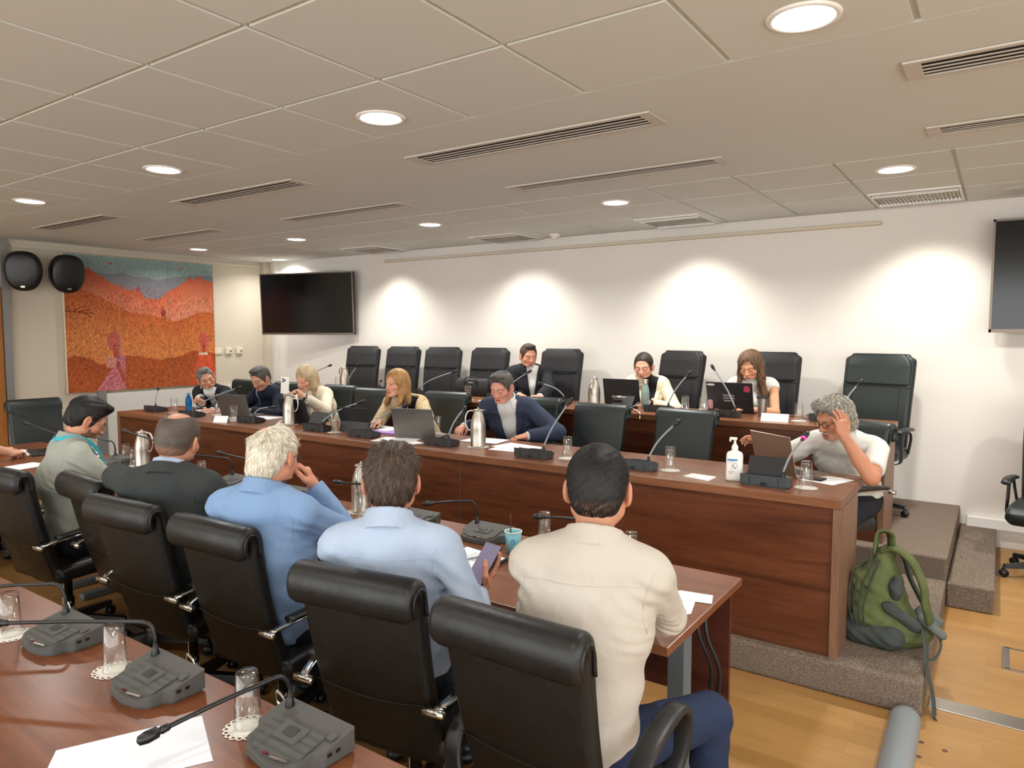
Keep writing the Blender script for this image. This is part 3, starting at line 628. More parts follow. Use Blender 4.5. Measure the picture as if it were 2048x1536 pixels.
# ---- conference microphone units
def round_poly(pts, r=.012, n=3):
    out = []; N = len(pts)
    for i in range(N):
        p = Vector((*pts[i], 0)); a = (Vector((*pts[i-1], 0))-p); b = (Vector((*pts[(i+1) % N], 0))-p); q = min(r, a.length*.45, b.length*.45)
        A = p+a.normalized()*q; B = p+b.normalized()*q
        for k in range(n+1):
            t = k/n; v = A*(1-t)**2+p*2*t*(1-t)+B*t*t; out.append((v.x, v.y))
    return out
def wedge(mb, poly, zf, z0, sm=False):
    n = len(poly); vs = [Vector((x, y, z0)) for x, y in poly]+[Vector((x, y, zf(y))) for x, y in poly]
    mb.add(vs, [list(range(n))[::-1], list(range(n, 2*n))]+[(i, (i+1) % n, n+(i+1) % n, n+i) for i in range(n)], sm)
MICMESH = {}
def mic_parts(col):
    if col in MICMESH: return MICMESH[col]
    zf = lambda y: .024+(y+.085)/.17*.036
    front = [(.095, -.055), (.06, -.078), (.0, -.087), (-.06, -.078), (-.095, -.055)]
    out = round_poly([(-.12, .085), (-.12, -.005), (-.098, -.02)]+front[::-1]+[(.098, -.02), (.12, -.005), (.12, .085)], .008)
    b = MB(); wedge(b, out[::-1], lambda y: zf(y)-.001, .008); b2 = [(x*.94, y*.94) for x, y in out]; wedge(b, b2[::-1], lambda y: .009, 0)
    A = b.make('unit_body', M[col]); parts = [A]
    pl = MB(); p1 = round_poly([(-.085, .03), (-.088, -.045), (-.05, -.068), (0, -.075), (.05, -.068), (.088, -.045), (.085, .03)], .006)
    wedge(pl, p1[::-1], lambda y: zf(y)+.004, .01); parts.append(pl.make('speaker_grille', M['mic_holes'] if col == 'mic_grey' else M[col]))
    q = MB(); p2 = round_poly([(-.04, .022), (-.04, -.028), (.04, -.028), (.04, .022)], .006); wedge(q, p2[::-1], lambda y: zf(y)+.0075, .02); parts.append(q.make('centre_plate', M[col]))
    q = MB(); p2 = round_poly([(-.018, .010), (-.018, -.016), (.018, -.016), (.018, .010)], .003); wedge(q, p2[::-1], lambda y: zf(y)+.009, .02); parts.append(q.make('centre_badge', M['mic_dark']))
    q = MB(); q.box((0, -.071, .0325), (.014, .006, .004)); parts.append(q.make('indicator', M['red_led']))
    q = MB(); q.box((.045, -.0705, .0325), (.05, .004, .003), rot=(0, 0, .18)); parts.append(q.make('metal_strip', M['steel']))
    q = MB(); q.box((.098, .035, zf(.035)+.002), (.02, .022, .005), rot=(math.radians(12), 0, 0), bev=.001); parts.append(q.make('button', M[col]))
    q = MB()
    for s in (-1, 1): q.box((.1205, .02+s*.012, .03), (.002, .012, .008))
    for s in (-1, 1): q.box((s*.07, .0855, .03), (.003, .002, .035))
    q.box((0, .086, .016), (.03, .004, .014)); parts.append(q.make('sockets', M['black']))
    for p in parts: COL.objects.unlink(p)
    MICMESH[col] = parts; return parts
GM = {'near': 'microphone units on the nearest table', 'low': 'microphone units on the long low table', 'front': 'microphone units along the front desk', 'back': 'microphone units along the upper desk'}
def mic(lab, x, y, z, rz, tip, row, col='mic_dark', pad=0, lift=.09, lit=False, side=-1, root=None):
    o = thing('microphone_unit', lab, 'microphone', (x, y, z), rz, GM[row])
    for p in mic_parts(col):
        c = p.copy(); link(c); c.parent = o
    R = Matrix.Rotation(rz, 3, 'Z'); inv = R.inverted(); T = inv @ (Vector(tip)-Vector((x, y, z)))
    r0 = Vector((side*.088, .062, .055)) if root is None else Vector(root)
    MB().lathe([(.012, -.012), (.012, 0), (.009, .012), (.006, .03)], r0, 14, caps=True).make('neck_socket', M['black'], o)
    d = T-r0; a = r0+Vector((0, 0, .025)); b_ = r0+Vector((0, 0, lift))+d*.06; e = d.normalized()
    c_ = b_.lerp(T, .5)+Vector((0, 0, .02 if d.z > .1 else .03)); tipb = T-e*.04
    if row in ('near', 'low'):
        k0 = r0+Vector((0, 0, lift*.62)); k1 = r0+Vector((0, 0, lift))+e*.022; P = spline([a, k0, k1, k1.lerp(tipb, .25)+Vector((0, 0, .004)), k1.lerp(tipb, .5)+Vector((0, 0, .005)), k1.lerp(tipb, .75)+Vector((0, 0, .003)), tipb], 6)
    else: P = spline([a, a.lerp(tipb, .28)+Vector((0, 0, .022)), a.lerp(tipb, .62)+Vector((0, 0, .018)), tipb], 8)
    MB().tube(P, [.0056]*len(P), 8).make('gooseneck', M['black' if col == 'mic_grey' else 'grey_pipe'], o)
    t = (P[-1]-P[-3]).normalized(); Q = [tipb-t*.018, tipb-t*.015, tipb, tipb+t*.004, tipb+t*.008, tipb+t*.03, tipb+t*.046, tipb+t*.05]
    h = MB().tube(Q, [.005, .008, .009, .007, .0125, .0135, .010, .003], 12).make('microphone_head', M['black'], o)
    if lit: MB().tube([tipb-t*.001, tipb+t*.009], .0138, 14).make('lit_ring', M['pink'], h)
    if pad:
        q = MB(); Rx = Euler((R_(-62), 0, 0)).to_matrix(); q.box((0, .02, .095), (.19, .105, .02), rot=Rx, bev=.008)
        pp = q.make('display_pad', M['black_plastic'], o); q = MB(); q.box(Vector((0, .02, .095))+Rx @ Vector((0, 0, -.0105)), (.11, .04, .002), rot=Rx); q.make('display_recess', M['black'], pp)
        if pad == 2: q = MB(); q.box(Vector((0, .02, .095))+Rx @ Vector((0, .052, -.006)), (.025, .006, .01), rot=Rx); q.make('indicator_light', M['pink'], pp)
    return o
nb = dict(row='near', col='mic_grey')
mic('grey microphone unit nearest the viewer, neck bent over the blank sheet', -1.305, 1.005, T0, R_(-1), tuple(PZ(283, 1468, .85)), lift=.075, **nb)
mic('grey microphone unit in the middle of the nearest table', -1.845, .970, T0, R_(0), tuple(PZ(-20, 1241, .88)), lift=.085, **nb)
mic('grey microphone unit leftmost on the nearest table', -2.375, .965, T0, R_(0), tuple(PZ(-60, 1168, .90)), lift=.085, **nb)
lb = dict(row='low', col='mic_grey')
mic('microphone unit at the far left of the low table beside the hand', -6.05, 2.60, T0, 0, (-6.9, 2.5, 1.04), **lb)
mic('microphone unit hidden behind the man in the grey polo, neck tip showing', -5.62, 2.42, T0, 0, (-6.05, 2.3, 1.03), **lb)
mic('microphone unit beside the polo man\'s bent face', -5.28, 2.56, T0, 0, (-5.70, 2.46, .955), **lb)
mic('microphone unit in front of the bald man, tip towards the white wall panel', -4.36, 2.60, T0, 0, (-5.005, 2.5, 1.03), **lb)
mic('microphone unit between the bald man and the white haired man', -3.93, 2.62, T0, 0, (-4.35, 2.52, .93), **lb)
mic('microphone unit hidden behind the white haired man\'s head', -3.38, 2.60, T0, 0, (-3.88, 2.5, .985), **lb)
mic('microphone unit to the right of the phone holding man\'s head', -2.40, 2.60, T0, 0, (-2.85, 2.5, .93), **lb)
mic('microphone unit beside the paper cup, red light on its front edge', -1.945, 2.595, T0, 0, (-2.22, 2.5, .91), **lb)
mic('microphone unit hidden by the cream white shirt, only its tip visible', -1.30, 2.60, T0, 0, (-1.60, 2.5, .938), **lb)
fr = dict(row='front')
def fy(px, py, Y): return tuple(PY(px, py, Y))
mic('black microphone unit at the left end of the front desk', -6.90, 3.80, T1, R_(176), fy(317, 774, 3.85), **fr)
mic('black microphone unit behind the blue water bottle', -6.20, 3.76, T1, R_(184), fy(480, 773, 3.85), **fr)
mic('black microphone unit beside the small white tent card', -5.36, 3.80, T1, R_(182), fy(548, 810, 3.9), **fr)
mic('black microphone unit with a raised pad, between the flask and the folding tablet', -4.46, 3.78, T1, R_(180), fy(727, 800, 3.95), pad=1, **fr)
mic('black microphone unit in front of the purple folder', -3.91, 3.75, T1, R_(182), fy(816, 806, 3.95), **fr)
mic('black microphone unit left of the second steel flask', -3.17, 3.775, T1, R_(180), fy(930, 812, 3.95), **fr)
mic('black microphone unit right of the papers, long upright neck', -2.385, 3.74, T1, R_(180), fy(1142, 797, 3.85), **fr)
mic('black microphone unit between the two upturned glasses at the right', -1.70, 3.76, T1, R_(180), fy(1357, 839, 3.9), col='mic_blue', **fr)
mic('black microphone unit with pink lit pad beside the sanitizer bottle', -.965, 3.73, T1, R_(180), fy(1613, 864, 3.8), pad=2, lit=True, col='mic_blue', **fr)
bk = dict(row='back')
mic('upper desk microphone tip above the blonde woman\'s shoulder', -6.85, 5.55, T2, R_(180), fy(662, 729, 5.5), **bk)
mic('upper desk microphone in front of the leftmost high-back chair', -6.05, 5.50, T2, R_(180), fy(717, 727, 5.5), **bk)
mic('upper desk microphone unit lying left of the beige blazer woman', -5.72, 5.66, T2, R_(180), (-5.5, 5.5, 1.2), **bk)
mic('upper desk microphone in front of the third high-back chair', -5.00, 5.52, T2, R_(180), fy(912, 741, 5.5), **bk)
mic('upper desk microphone in front of the smiling man\'s chest', -3.98, 5.60, T2, R_(180), fy(1061, 740, 5.6), **bk)
mic('upper desk microphone right of the smiling man, tip pointing left', -3.31, 5.56, T2, R_(180), fy(1078, 763, 5.5), **bk)
mic('upper desk microphone right of the green-grey bottle', -2.28, 5.46, T2, R_(182), fy(1380, 742, 5.5), **bk)
mic('upper desk microphone in front of the laptop with stickers', -1.73, 5.42, T2, R_(180), fy(1424, 730, 5.5), **bk)
mic('upper desk microphone by the large empty chair at the right end', -1.02, 5.55, T2, R_(180), fy(1722, 759, 5.55), **bk)
# ---- doilies, tumblers, steel flasks
def doily_mesh():
    b = MB(); n = 48; z = .0012
    def ringf(c, r0, r1, n, z=z):
        vs = []; 
        for k in range(n): a = 2*math.pi*k/n; vs += [Vector((c[0]+r0*math.cos(a), c[1]+r0*math.sin(a), z)), Vector((c[0]+r1*math.cos(a), c[1]+r1*math.sin(a), z))]
        b.add(vs, [(2*k, 2*k+1, (2*k+3) % (2*n), (2*k+2) % (2*n)) for k in range(n)])
    b.lathe([(0, z), (.036, z)], n=n)
    ringf((0, 0), .0375, .040, n); ringf((0, 0), .036, .0375, n, z-.0002)
    for k in range(18):
        a = 2*math.pi*k/18; ringf((.048*math.cos(a), .048*math.sin(a)), .0045, .0088, 12, z+.0001*(k % 2)); a += math.pi/18; ringf((.043*math.cos(a), .043*math.sin(a)), .0015, .0035, 8, z+.0002)
    o = b.make('doily', M['doily']); COL.objects.unlink(o); return o.data
DOILY = doily_mesh()
def glassmesh(water):
    b = MB(); H, r0, r1, t = .135, .0265, .0335, .0022      # r0 foot, r1 rim
    b.lathe([(0, 0), (r0-.003, 0), (r0, .002), (r1, H-.001), (r1-.001, H), (r1-t, H-.001), (r0-t+.001, .018), (r0-.008, .015), (0, .014)], n=28)
    g = b.make('glass_body', M['glass']); COL.objects.unlink(g); w = None
    if water:
        rw = r0-t+(r1-r0)*.5*.9; q = MB(); q.lathe([(0, .0145), (r0-.009, .0155), (r0-t-.0005, .019), (rw, .07), (0, .07)], n=28); w = q.make('water', M['water']); COL.objects.unlink(w); w = w.data
    return g.data, w
GL0, _w = glassmesh(False); GL1, WAT = glassmesh(True)
def glass(x, y, z, up, lab, doily=True, dl=None, dx=0, dy=0):
    o = thing('tumbler', lab, 'glass', (x, y, z+(.0022 if doily else .0005)), group='glass tumblers')
    if up:
        g = link(bpy.data.objects.new('glass_body', GL1)); g.parent = o; w = link(bpy.data.objects.new('water', WAT)); w.parent = o
    else:
        g = link(bpy.data.objects.new('glass_body', GL0)); g.parent = o; g.rotation_euler = (math.pi, 0, 0); g.location = (0, 0, .135)
    if doily:
        d = link(bpy.data.objects.new('doily', DOILY)); d.location = (x+dx, y+dy, z+.0004); d.rotation_euler = (0, 0, x*7); tag(d, 'lace doily under '+(dl or lab), 'doily', 'white lace doilies')
for (x, y, lab, dx, dy) in ((-1.485, 1.015, 'the upturned tumbler nearest the viewer', .01, -.01), (-2.045, .975, 'the second upturned tumbler on the nearest table', .0, -.005), (-2.56, .905, 'the third upturned tumbler, at the left edge', .01, .0)):
    glass(x, y, T0, False, 'clear '+lab[4:], dl=lab, dx=dx, dy=dy)
for (px, py, up, lab) in ((404, 964, 0, 'upturned tumbler right of the bald man\'s ear'), (189, 913, 0, 'upturned tumbler in front of the polo man\'s chin'), (252, 924, 0, 'upturned tumbler left of the table flask'), (268, 932, 0, 'tumbler rim just behind the charcoal shoulder'),
                       (627, 1003, 1, 'half full tumbler by the white haired man\'s hand'), (725, 1042, 1, 'full tumbler left of the brown haired man\'s ear'), (1089, 1082, 0, 'tumbler base peeping over the cream white shoulder, left'), (1297, 1106, 0, 'tumbler base peeping over the cream white shoulder, right')):
    p = PZ(px, py, T0); glass(p.x, p.y if py != 1106 else 2.66, T0, up, 'clear '+lab, dl=lab)
for (px, py, up, lab) in ((349, 826, 1, 'half full tumbler leftmost on the front desk'), (436, 830, 0, 'tumbler behind the white tent card'), (468, 842, 1, 'tumbler right of the tent card with a little water'), (669, 865, 1, 'half full tumbler beside the folding tablet'),
                       (874, 868, 1, 'tumbler behind the grey laptop'), (1135, 917, 0, 'upturned tumbler left of the black haired head'), (1340, 941, 0, 'upturned tumbler between black microphones'), (1612, 976, 0, 'upturned tumbler rightmost on the front desk')):
    p = PZ(px, py, T1); glass(p.x, p.y, T1, up, 'clear '+lab, dl=lab)
for (px, py, up, lab) in ((936, 800, 1, 'tumbler beside the black briefcase on the upper desk'), (1370, 826, 0, 'upturned tumbler on the upper desk, left of a pair'), (1406, 829, 0, 'upturned tumbler touching the stickered laptop'), (1597, 842, 0, 'upturned tumbler by the red cables on the upper desk'), (689, 768, 0, 'tumbler at the left end of the upper desk')):
    p = PZ(px, py, T2) if px != 689 else Vector((-6.3, 5.6, T2)); glass(p.x, p.y, T2, up, 'clear '+lab, dl=lab)
def flask(x, y, z, rz, lab, s=1.0):
    o = thing('steel_flask', lab, 'flask', (x, y, z), rz, 'brushed steel vacuum flasks')
    MB().lathe([(0, 0), (.05, 0), (.053, .004), (.053, .01), (.052, .012), (.0525, .12), (.051, .15), (.045, .185), (.034, .222), (.029, .236), (.028, .243)], n=36).make('flask_body', M['brushed'], o)
    MB().lathe([(.030, .243), (.033, .246), (.033, .252), (.030, .255), (.012, .258), (.006, .262), (.005, .270), (0, .272)], n=30).make('lid', M['steel'], o)
    b = MB(); b.add([(.028, -.013, .243), (.028, .013, .243), (.055, 0, .256), (.028, -.010, .250), (.028, .010, .250)], [(0, 1, 2), (3, 2, 4), (0, 2, 3), (1, 4, 2)]); b.make('spout', M['steel'], o)
    P = spline([(-.028, 0, .243), (-.048, 0, .248), (-.072, 0, .236), (-.085, 0, .20), (-.086, 0, .16), (-.074, 0, .125), (-.052, 0, .11)], 6); MB().tube(P, .0055, 8).make('handle', M['chrome'], o)
    d = link(bpy.data.objects.new('doily', DOILY)); d.location = (x, y, z+.0004); d.scale = (1.35, 1.35, 1); tag(d, 'lace doily under '+lab, 'doily', 'white lace doilies'); o.location.z += .0022
p = PZ(573, 850, T1); flask(p.x, p.y+.03, T1, R_(200), 'steel vacuum flask in front of the blonde woman with the phone')
p = PZ(951, 895, T1); flask(p.x, p.y+.03, T1, R_(35), 'steel vacuum flask in front of the man in the navy blazer')
p = PZ(1188, 815, T2); flask(p.x, p.y, T2, R_(100), 'steel vacuum flask left of the black laptop on the upper desk')
flask(-5.02, 2.64, T0, R_(205), 'steel vacuum flask behind the bald man\'s head')
flask(-2.80, 2.64, T0, R_(120), 'steel vacuum flask left of the brown haired man\'s head')
flask(-6.02, 5.45, T2, R_(0), 'steel flask with handle behind the beige blazer woman\'s hair')
# ---- laptops
def text_obj(s, size, mat, parent, loc, rot, name='lettering', align='CENTER'):
    c = bpy.data.curves.new(name, 'FONT'); c.body = s; c.size = size; c.align_x = align; c.align_y = 'CENTER'; c.extrude = .0002; c.space_line = .8
    t = bpy.data.objects.new(name, c); COL.objects.link(t); bpy.context.view_layer.update()
    m_ = bpy.data.meshes.new_from_object(t.evaluated_get(bpy.context.evaluated_depsgraph_get())); COL.objects.unlink(t); bpy.data.objects.remove(t)
    o = link(bpy.data.objects.new(name, m_)); o.data.materials.clear(); o.data.materials.append(mat); o.parent = parent; o.location = loc; o.rotation_euler = rot; return o
def laptop(lab, x, y, z, rz, col, w=.31, d=.215, ang=20, name='laptop'):
    o = thing(name, lab, 'laptop', (x, y, z), rz)
    MB().box((0, -d/2, .008), (w, d, .014), bev=.004).make('keyboard_base', M[col], o)
    MB().box((0, -d/2+.02, .0153), (w*.88, d*.48, .001)).make('keyboard', M['black'], o)
    a = R_(ang); n_ = Vector((0, math.sin(a), math.cos(a))); L = MB(); R = Euler((-a, 0, 0)).to_matrix()
    L.box(Vector((0, .002, .014))+n_*(d/2), (w, .006, d), rot=R, bev=.003); lid = L.make('lid', M[col], o)
    S = MB(); S.box(Vector((0, -.0015, .0145))+n_*(d/2), (w*.94, .001, d*.9), rot=R); S.make('screen', M['screen'], lid)
    o['hx'] = 0; del o['hx']; return o, lid, a, n_
laptop('dark grey laptop open in front of the man reading, left part of front desk', -5.80, 3.93, T1, R_(200), 'laptop_grey')
laptop('dark laptop open behind the steel flask and phone woman', -4.98, 3.97, T1, R_(186), 'laptop_dark')
laptop('plain grey laptop open before the woman in the beige blazer', -3.52, 3.86, T1, R_(196), 'laptop_grey', .33, .225, 16)
laptop('bronze laptop used by the man adjusting his glasses', -1.00, 4.03, T1, R_(146), 'laptop_bronze', .31, .22, 14)
laptop('black laptop without stickers on the upper desk by the cream blazer woman', -2.74, 5.70, T2, R_(182), 'laptop_dark', .34, .23, 12)
o, lid, a, n_ = laptop('black laptop with a red sticker and white lettering on its lid', -1.775, 5.68, T2, R_(180), 'laptop_dark', .37, .245, 16)
zc = Vector((0, .0055, .014)); rt = (math.pi/2+a, 0, math.pi)
def on_lid(u, v, off=.0005): return zc+n_*v+Vector((u, off*math.cos(a)+.0006, -off*math.sin(a)))
for k, s_ in enumerate(('Solidarity', 'overrides', 'austerity')): text_obj(s_, .024, M['sticker_white'], lid, on_lid(.005, .135-.022*k), rt)
b = MB(); b.prism(round_poly([(-.026, -.02), (-.02, .024), (.012, .028), (.027, .008), (.024, -.026), (-.01, -.026)], .01), 0, .0006); q = b.make('red_sticker', M['sticker_red'], lid); q.location = on_lid(-.14, .195); q.rotation_euler = rt
b = MB(); b.prism([(.034*math.cos(t/24*2*math.pi), .009*math.sin(t/24*2*math.pi)) for t in range(24)], 0, .0006); q = b.make('oval_sticker', M['sticker_white'], lid); q.location = on_lid(.145, .222); q.rotation_euler = rt
b = MB(); b.prism(round_poly([(-.018, -.04), (-.02, .03), (.0, .04), (.02, .03), (.016, -.04)], .008), 0, .0006); q = b.make('pink_sticker', M['sticker_pink'], lid); q.location = on_lid(.158, .055); q.rotation_euler = rt
o, lid, a, n_ = laptop('black tablet propped up in its folding keyboard case', -4.17, 3.90, T1, R_(188), 'laptop_dark', .28, .19, 18, 'folding_tablet')
b = MB(); b.box(Vector((0, .04, .045)), (.275, .002, .10), rot=Euler((R_(22), 0, 0)).to_matrix()); b.make('case_flap', M['mic_dark'], o)
o, lid, a, n_ = laptop('dark laptop at the left end of the low table behind the polo man', -6.25, 2.62, T0, R_(-14), 'laptop_dark', .31, .21, 25)
# conference phone on the upper desk
o = thing('desk_phone', 'black desk conference phone in front of the black laptop', 'telephone', (-2.62, 5.47, T2), R_(180)); b = MB(); b.box((0, 0, .012), (.2, .16, .024), bev=.006); b.make('base', M['black_plastic'], o)
b = MB(); Rx = Euler((R_(-50), 0, 0)).to_matrix(); b.box((0, .01, .065), (.19, .11, .018), rot=Rx, bev=.005); b.make('display', M['black_plastic'], o); MB().box((-.02, .052, .105), (.05, .003, .006)).make('white_label', M['white_plastic'], o)
MB().tube([(.0, .03, .10), (.09, .03, .10)], .011, 8).make('handset', M['steel'], o)
# ---- bottles and cups
o = thing('water_bottle', 'blue plastic water bottle on the front desk by the grey haired man', 'bottle', tuple(PZ(378, 824, T1))); o.location.z = T1+.0005
MB().lathe([(0, 0), (.028, 0), (.031, .004), (.031, .02), (.029, .024), (.031, .028), (.031, .06), (.0285, .066), (.031, .072), (.031, .11), (.027, .135), (.016, .158), (.013, .165), (.013, .178), (0, .178)], n=28).make('bottle_body', M['blue_bottle'], o)
MB().lathe([(.0155, .166), (.0155, .186), (.013, .188), (0, .188)], n=20).make('cap', M['blue_cap'], o)
o = thing('drinking_bottle', 'matt green-grey metal drinking bottle with steel cap', 'bottle', (-2.48, 5.60, T2+.0005))
MB().lathe([(0, 0), (.035, 0), (.036, .003), (.036, .13), (.034, .15), (.026, .185), (.0215, .205), (.0215, .215), (0, .215)], n=30).make('bottle_body', M['teal_metal'], o)
MB().lathe([(.0235, .213), (.0235, .242), (.021, .248), (0, .249)], n=24).make('cap', M['steel'], o)
p = PZ(1524, 833, T2); o = thing('travel_tumbler', 'steel travel tumbler with black lid beside the tent card', 'cup', (p.x, p.y, T2+.0005))
prof = [(0, 0), (.031, 0)]+[(.031+.010*z/.14-(.0018 if k % 2 else 0), z) for k, z in enumerate([.002+.138*i/28 for i in range(29)])]+[(.041, .142), (0, .142)]
MB().lathe(prof, n=30).make('cup_body', M['steel'], o)
b = MB().lathe([(.043, .140), (.044, .152), (.040, .158), (.036, .155), (0, .155)], n=30); b.make('lid', M['black_plastic'], o); MB().box((0, -.01, .160), (.022, .03, .012), bev=.003).make('lid_tab', M['black_plastic'], o)
p = PZ(1437, 1090, T0); o = thing('paper_cup', 'light blue paper cup with white rim and dark stirrer', 'cup', (-1.715, 2.50, T0+.0005), R_(-30))
MB().lathe([(0, .002), (.026, .002), (.026, 0), (.0275, 0), (.0375, .098), (.036, .098), (.0265, .006), (0, .006)], n=32).make('cup_wall', M['cup_blue'], o)
MB().lathe([(.0385, .0965), (.0395, .099), (.0385, .1015), (.0365, .101), (.0365, .097), (.0352, .085)], n=32).make('rim', M['cup_white'], o); MB().lathe([(.0363, .097), (.027, .007), (0, .0065)], n=32).make('lining', M['cup_white'], o)
MB().tube([(-.02, .0, .012), (-.034, .004, .105), (-.043, .008, .165)], .0022, 6).make('stirrer', M['straw'], o)
for (a_, z_) in ((-95, .068), (-25, .06), (-160, .06)):
    r_ = .0276+.01*z_/.098; Rz = Matrix.Rotation(R_(a_), 3, 'Z'); b = MB(); pts = [Rz @ Vector((r_+.0006+.0006*math.sin(t), .008*math.cos(t), z_+.010*math.sin(t))) for t in [2*math.pi*k/16 for k in range(17)]]; b.tube(pts, .0014, 5); b.make('ring_mark', M['ink_blue'], o)
# hand sanitizer
p = PZ(1466, 962, T1); o = thing('sanitizer_bottle', 'white pump bottle of hand sanitizer with blue band', 'bottle', (p.x, p.y+.02, T1+.0005), R_(14))
def rrect(w_, d_, r): return round_poly([(-w_/2, -d_/2), (w_/2, -d_/2), (w_/2, d_/2), (-w_/2, d_/2)], r, 5)
b = MB(); b.loft([[Vector((x, y, z)) for x, y in rrect(w_, d_, min(.016, w_*.3, d_*.4))] for (w_, d_, z) in ((.078, .042, 0), (.084, .048, .004), (.086, .05, .02), (.085, .05, .125), (.082, .048, .140), (.070, .044, .150), (.04, .036, .156), (.034, .034, .158))]); b.make('bottle_body', M['white_plastic'], o)
MB().lathe([(.0165, .156), (.0165, .182), (.014, .184), (.007, .196), (.006, .208), (.006, .214), (0, .214)], n=24, caps=False).make('pump_collar', M['white_plastic'], o)
b = MB(); b.box((-.008, 0, .222), (.038, .018, .014), bev=.004); b.box((-.024, 0, .214), (.009, .011, .018), bev=.003); b.make('pump_head', M['white_plastic'], o)
b = MB(); b.box((-.01, -.0256, .112), (.050, .001, .009)); b.make('label_band', M['ink_blue'], o)
b = MB(); b.tube([(-.012, -.0256, .088), (-.012, -.0256, .070), (-.018, -.0256, .062)], .0009, 5); b.tube([(-.006, -.0256, .092), (-.002, -.0256, .080), (.001, -.0256, .070)], .0009, 5)
b.tube([(.004+.011*math.cos(t), -.0256, .083+.012*math.sin(t)) for t in [k*math.pi/8 for k in range(-3, 13)]], .0012, 5); b.make('hand_drawing', M['ink_grey'], o)
b = MB(); b.box((.004, -.0256, .070), (.007, .001, .006)); b.make('blue_drop', M['ink_blue'], o)
b = MB()
for k, (u, v, l_) in enumerate(((-.012, .102, .028), (-.018, .099, .014), (-.012, .052, .03), (-.010, .048, .034), (-.018, .042, .016), (-.018, .039, .017))): b.box((u, -.0256, v), (l_, .0008, .0012))
b.make('small_print', M['ink_grey'], o)
# ---- papers, folders, cards, phones
def sheet(lab, name, pts, z, mat='paper', t=.0008, curl=0, cat='paper', group=None):
    n = len(pts); c = sum((Vector(p[:2]).to_3d() for p in pts), Vector())/n
    vs = [Vector((p[0]-c.x, p[1]-c.y, 0)) for p in pts]+[Vector((p[0]-c.x, p[1]-c.y, t+(p[2] if len(p) > 2 else 0))) for p in pts]
    fs = [list(range(n))[::-1], list(range(n, 2*n))]+[(i, (i+1) % n, n+(i+1) % n, n+i) for i in range(n)]
    o = me(name, vs, fs, M[mat]); o.location = (c.x, c.y, z+.0004); return tag(o, lab, cat, group)
def rect(cx_, cy_, w_, h_, a_):
    a_ = R_(a_); return [(cx_+math.cos(a_)*u-math.sin(a_)*v, cy_+math.sin(a_)*u+math.cos(a_)*v) for u, v in ((-w_/2, -h_/2), (w_/2, -h_/2), (w_/2, h_/2), (-w_/2, h_/2))]
def zz(px, py, z): v = PZ(px, py, z); return (v.x, v.y)
sheet('blank white sheet on the nearest table under the bent microphone', 'paper_sheet', [zz(112, 1502, T0), zz(404, 1432, T0), zz(426, 1522, T0), zz(60, 1610, T0)], T0, 'paper_blueish')
sheet('white paper slip at the right end of the low table, upper one', 'paper_sheet', [zz(1300, 1185, T0+.002), zz(1362, 1182, T0), zz(1426, 1192, T0), zz(1424, 1208, T0+.002), zz(1360, 1200, T0)], T0+.0012, 'paper_blueish')
sheet('white paper under the slip at the right end of the low table', 'paper_sheet', [zz(1310, 1190, T0), zz(1392, 1200, T0), zz(1382, 1228, T0), zz(1300, 1240, T0)], T0, 'paper_blueish')
sheet('written note sheet right of the white haired man', 'paper_sheet', [zz(640, 1012, T0), zz(655, 1008, T0), zz(697, 1026, T0), zz(672, 1036, T0), zz(640, 1030, T0)], T0)
sheet('loose papers between the bald and the white haired man', 'paper_sheet', [zz(410, 998, T0), zz(445, 989, T0), zz(470, 992, T0), zz(460, 1030, T0), zz(415, 1020, T0)], T0)
sheet('white paper at the far left table end by the hand', 'paper_sheet', rect(-6.42, 2.43, .30, .21, 20), T0); sheet('white paper sheet beside the polo man at the left', 'paper_sheet', rect(-5.75, 2.15, .21, .30, 10), T0)
sheet('white paper slip in front of the polo man', 'paper_sheet', rect(-5.33, 2.36, .16, .12, 30), T0)
nbk = sheet('open notebook with black cover and scribbled page on the low table', 'notebook', [zz(905, 1112, T0), zz(935, 1097, T0), zz(1016, 1122, T0), zz(925, 1172, T0), zz(895, 1160, T0)], T0, 'black_bag', .012, cat='notebook')
c0 = nbk.location
def child_sheet(par, name, pts, z, mat, t=.001):
    o = sheet('x', name, pts, z, mat, t); o.location = o.location-par.location; o.parent = par
    for k in ('label', 'category'): del o[k]
    return o
child_sheet(nbk, 'page', [zz(906, 1107, T0+.013), zz(934, 1094, T0+.013), zz(1010, 1117, T0+.013), zz(925, 1160, T0+.013), zz(900, 1150, T0+.013)], T0+.0126, 'paper', .002)
b = MB()
for k in range(6): q0, q1 = PZ(930+k*3, 1112+k*2, T0+.016), PZ(955+k*2, 1104+k*3, T0+.016); b.tube([q0-c0, q1-c0], .0006, 4)
b.make('scribbles', M['ink_grey'], nbk)
q0, q1 = PZ(910, 1124, T0+.022), PZ(966, 1112, T0+.022); o = thing('pen', 'clear ballpoint pen lying on the open notebook page', 'pen', tuple(q0)); MB().tube([Vector(), (q1-q0)*.85], .0038, 8).make('barrel', M['ink_grey'], o); MB().tube([(q1-q0)*.85, q1-q0], [.004, .003], 8).make('tip', M['steel'], o)
q = PZ(688, 1046, T0); o = thing('mobile_phone', 'black phone lying beside the white haired man\'s papers', 'phone', (q.x, q.y, T0), R_(70)); MB().box((0, 0, .005), (.075, .155, .009), bev=.003).make('phone_body', M['black'], o)
q = PZ(1604, 956, T1); o = thing('mobile_phone', 'dark phone on the desk behind the rightmost tumbler', 'phone', (q.x+.04, q.y, T1), R_(80)); MB().box((0, 0, .005), (.075, .15, .009), bev=.003).make('phone_body', M['black'], o)
o = sheet('white papers under the white shirted man\'s forearm', 'paper_sheet', rect(-.78, 4.03, .21, .28, 70), T1); 
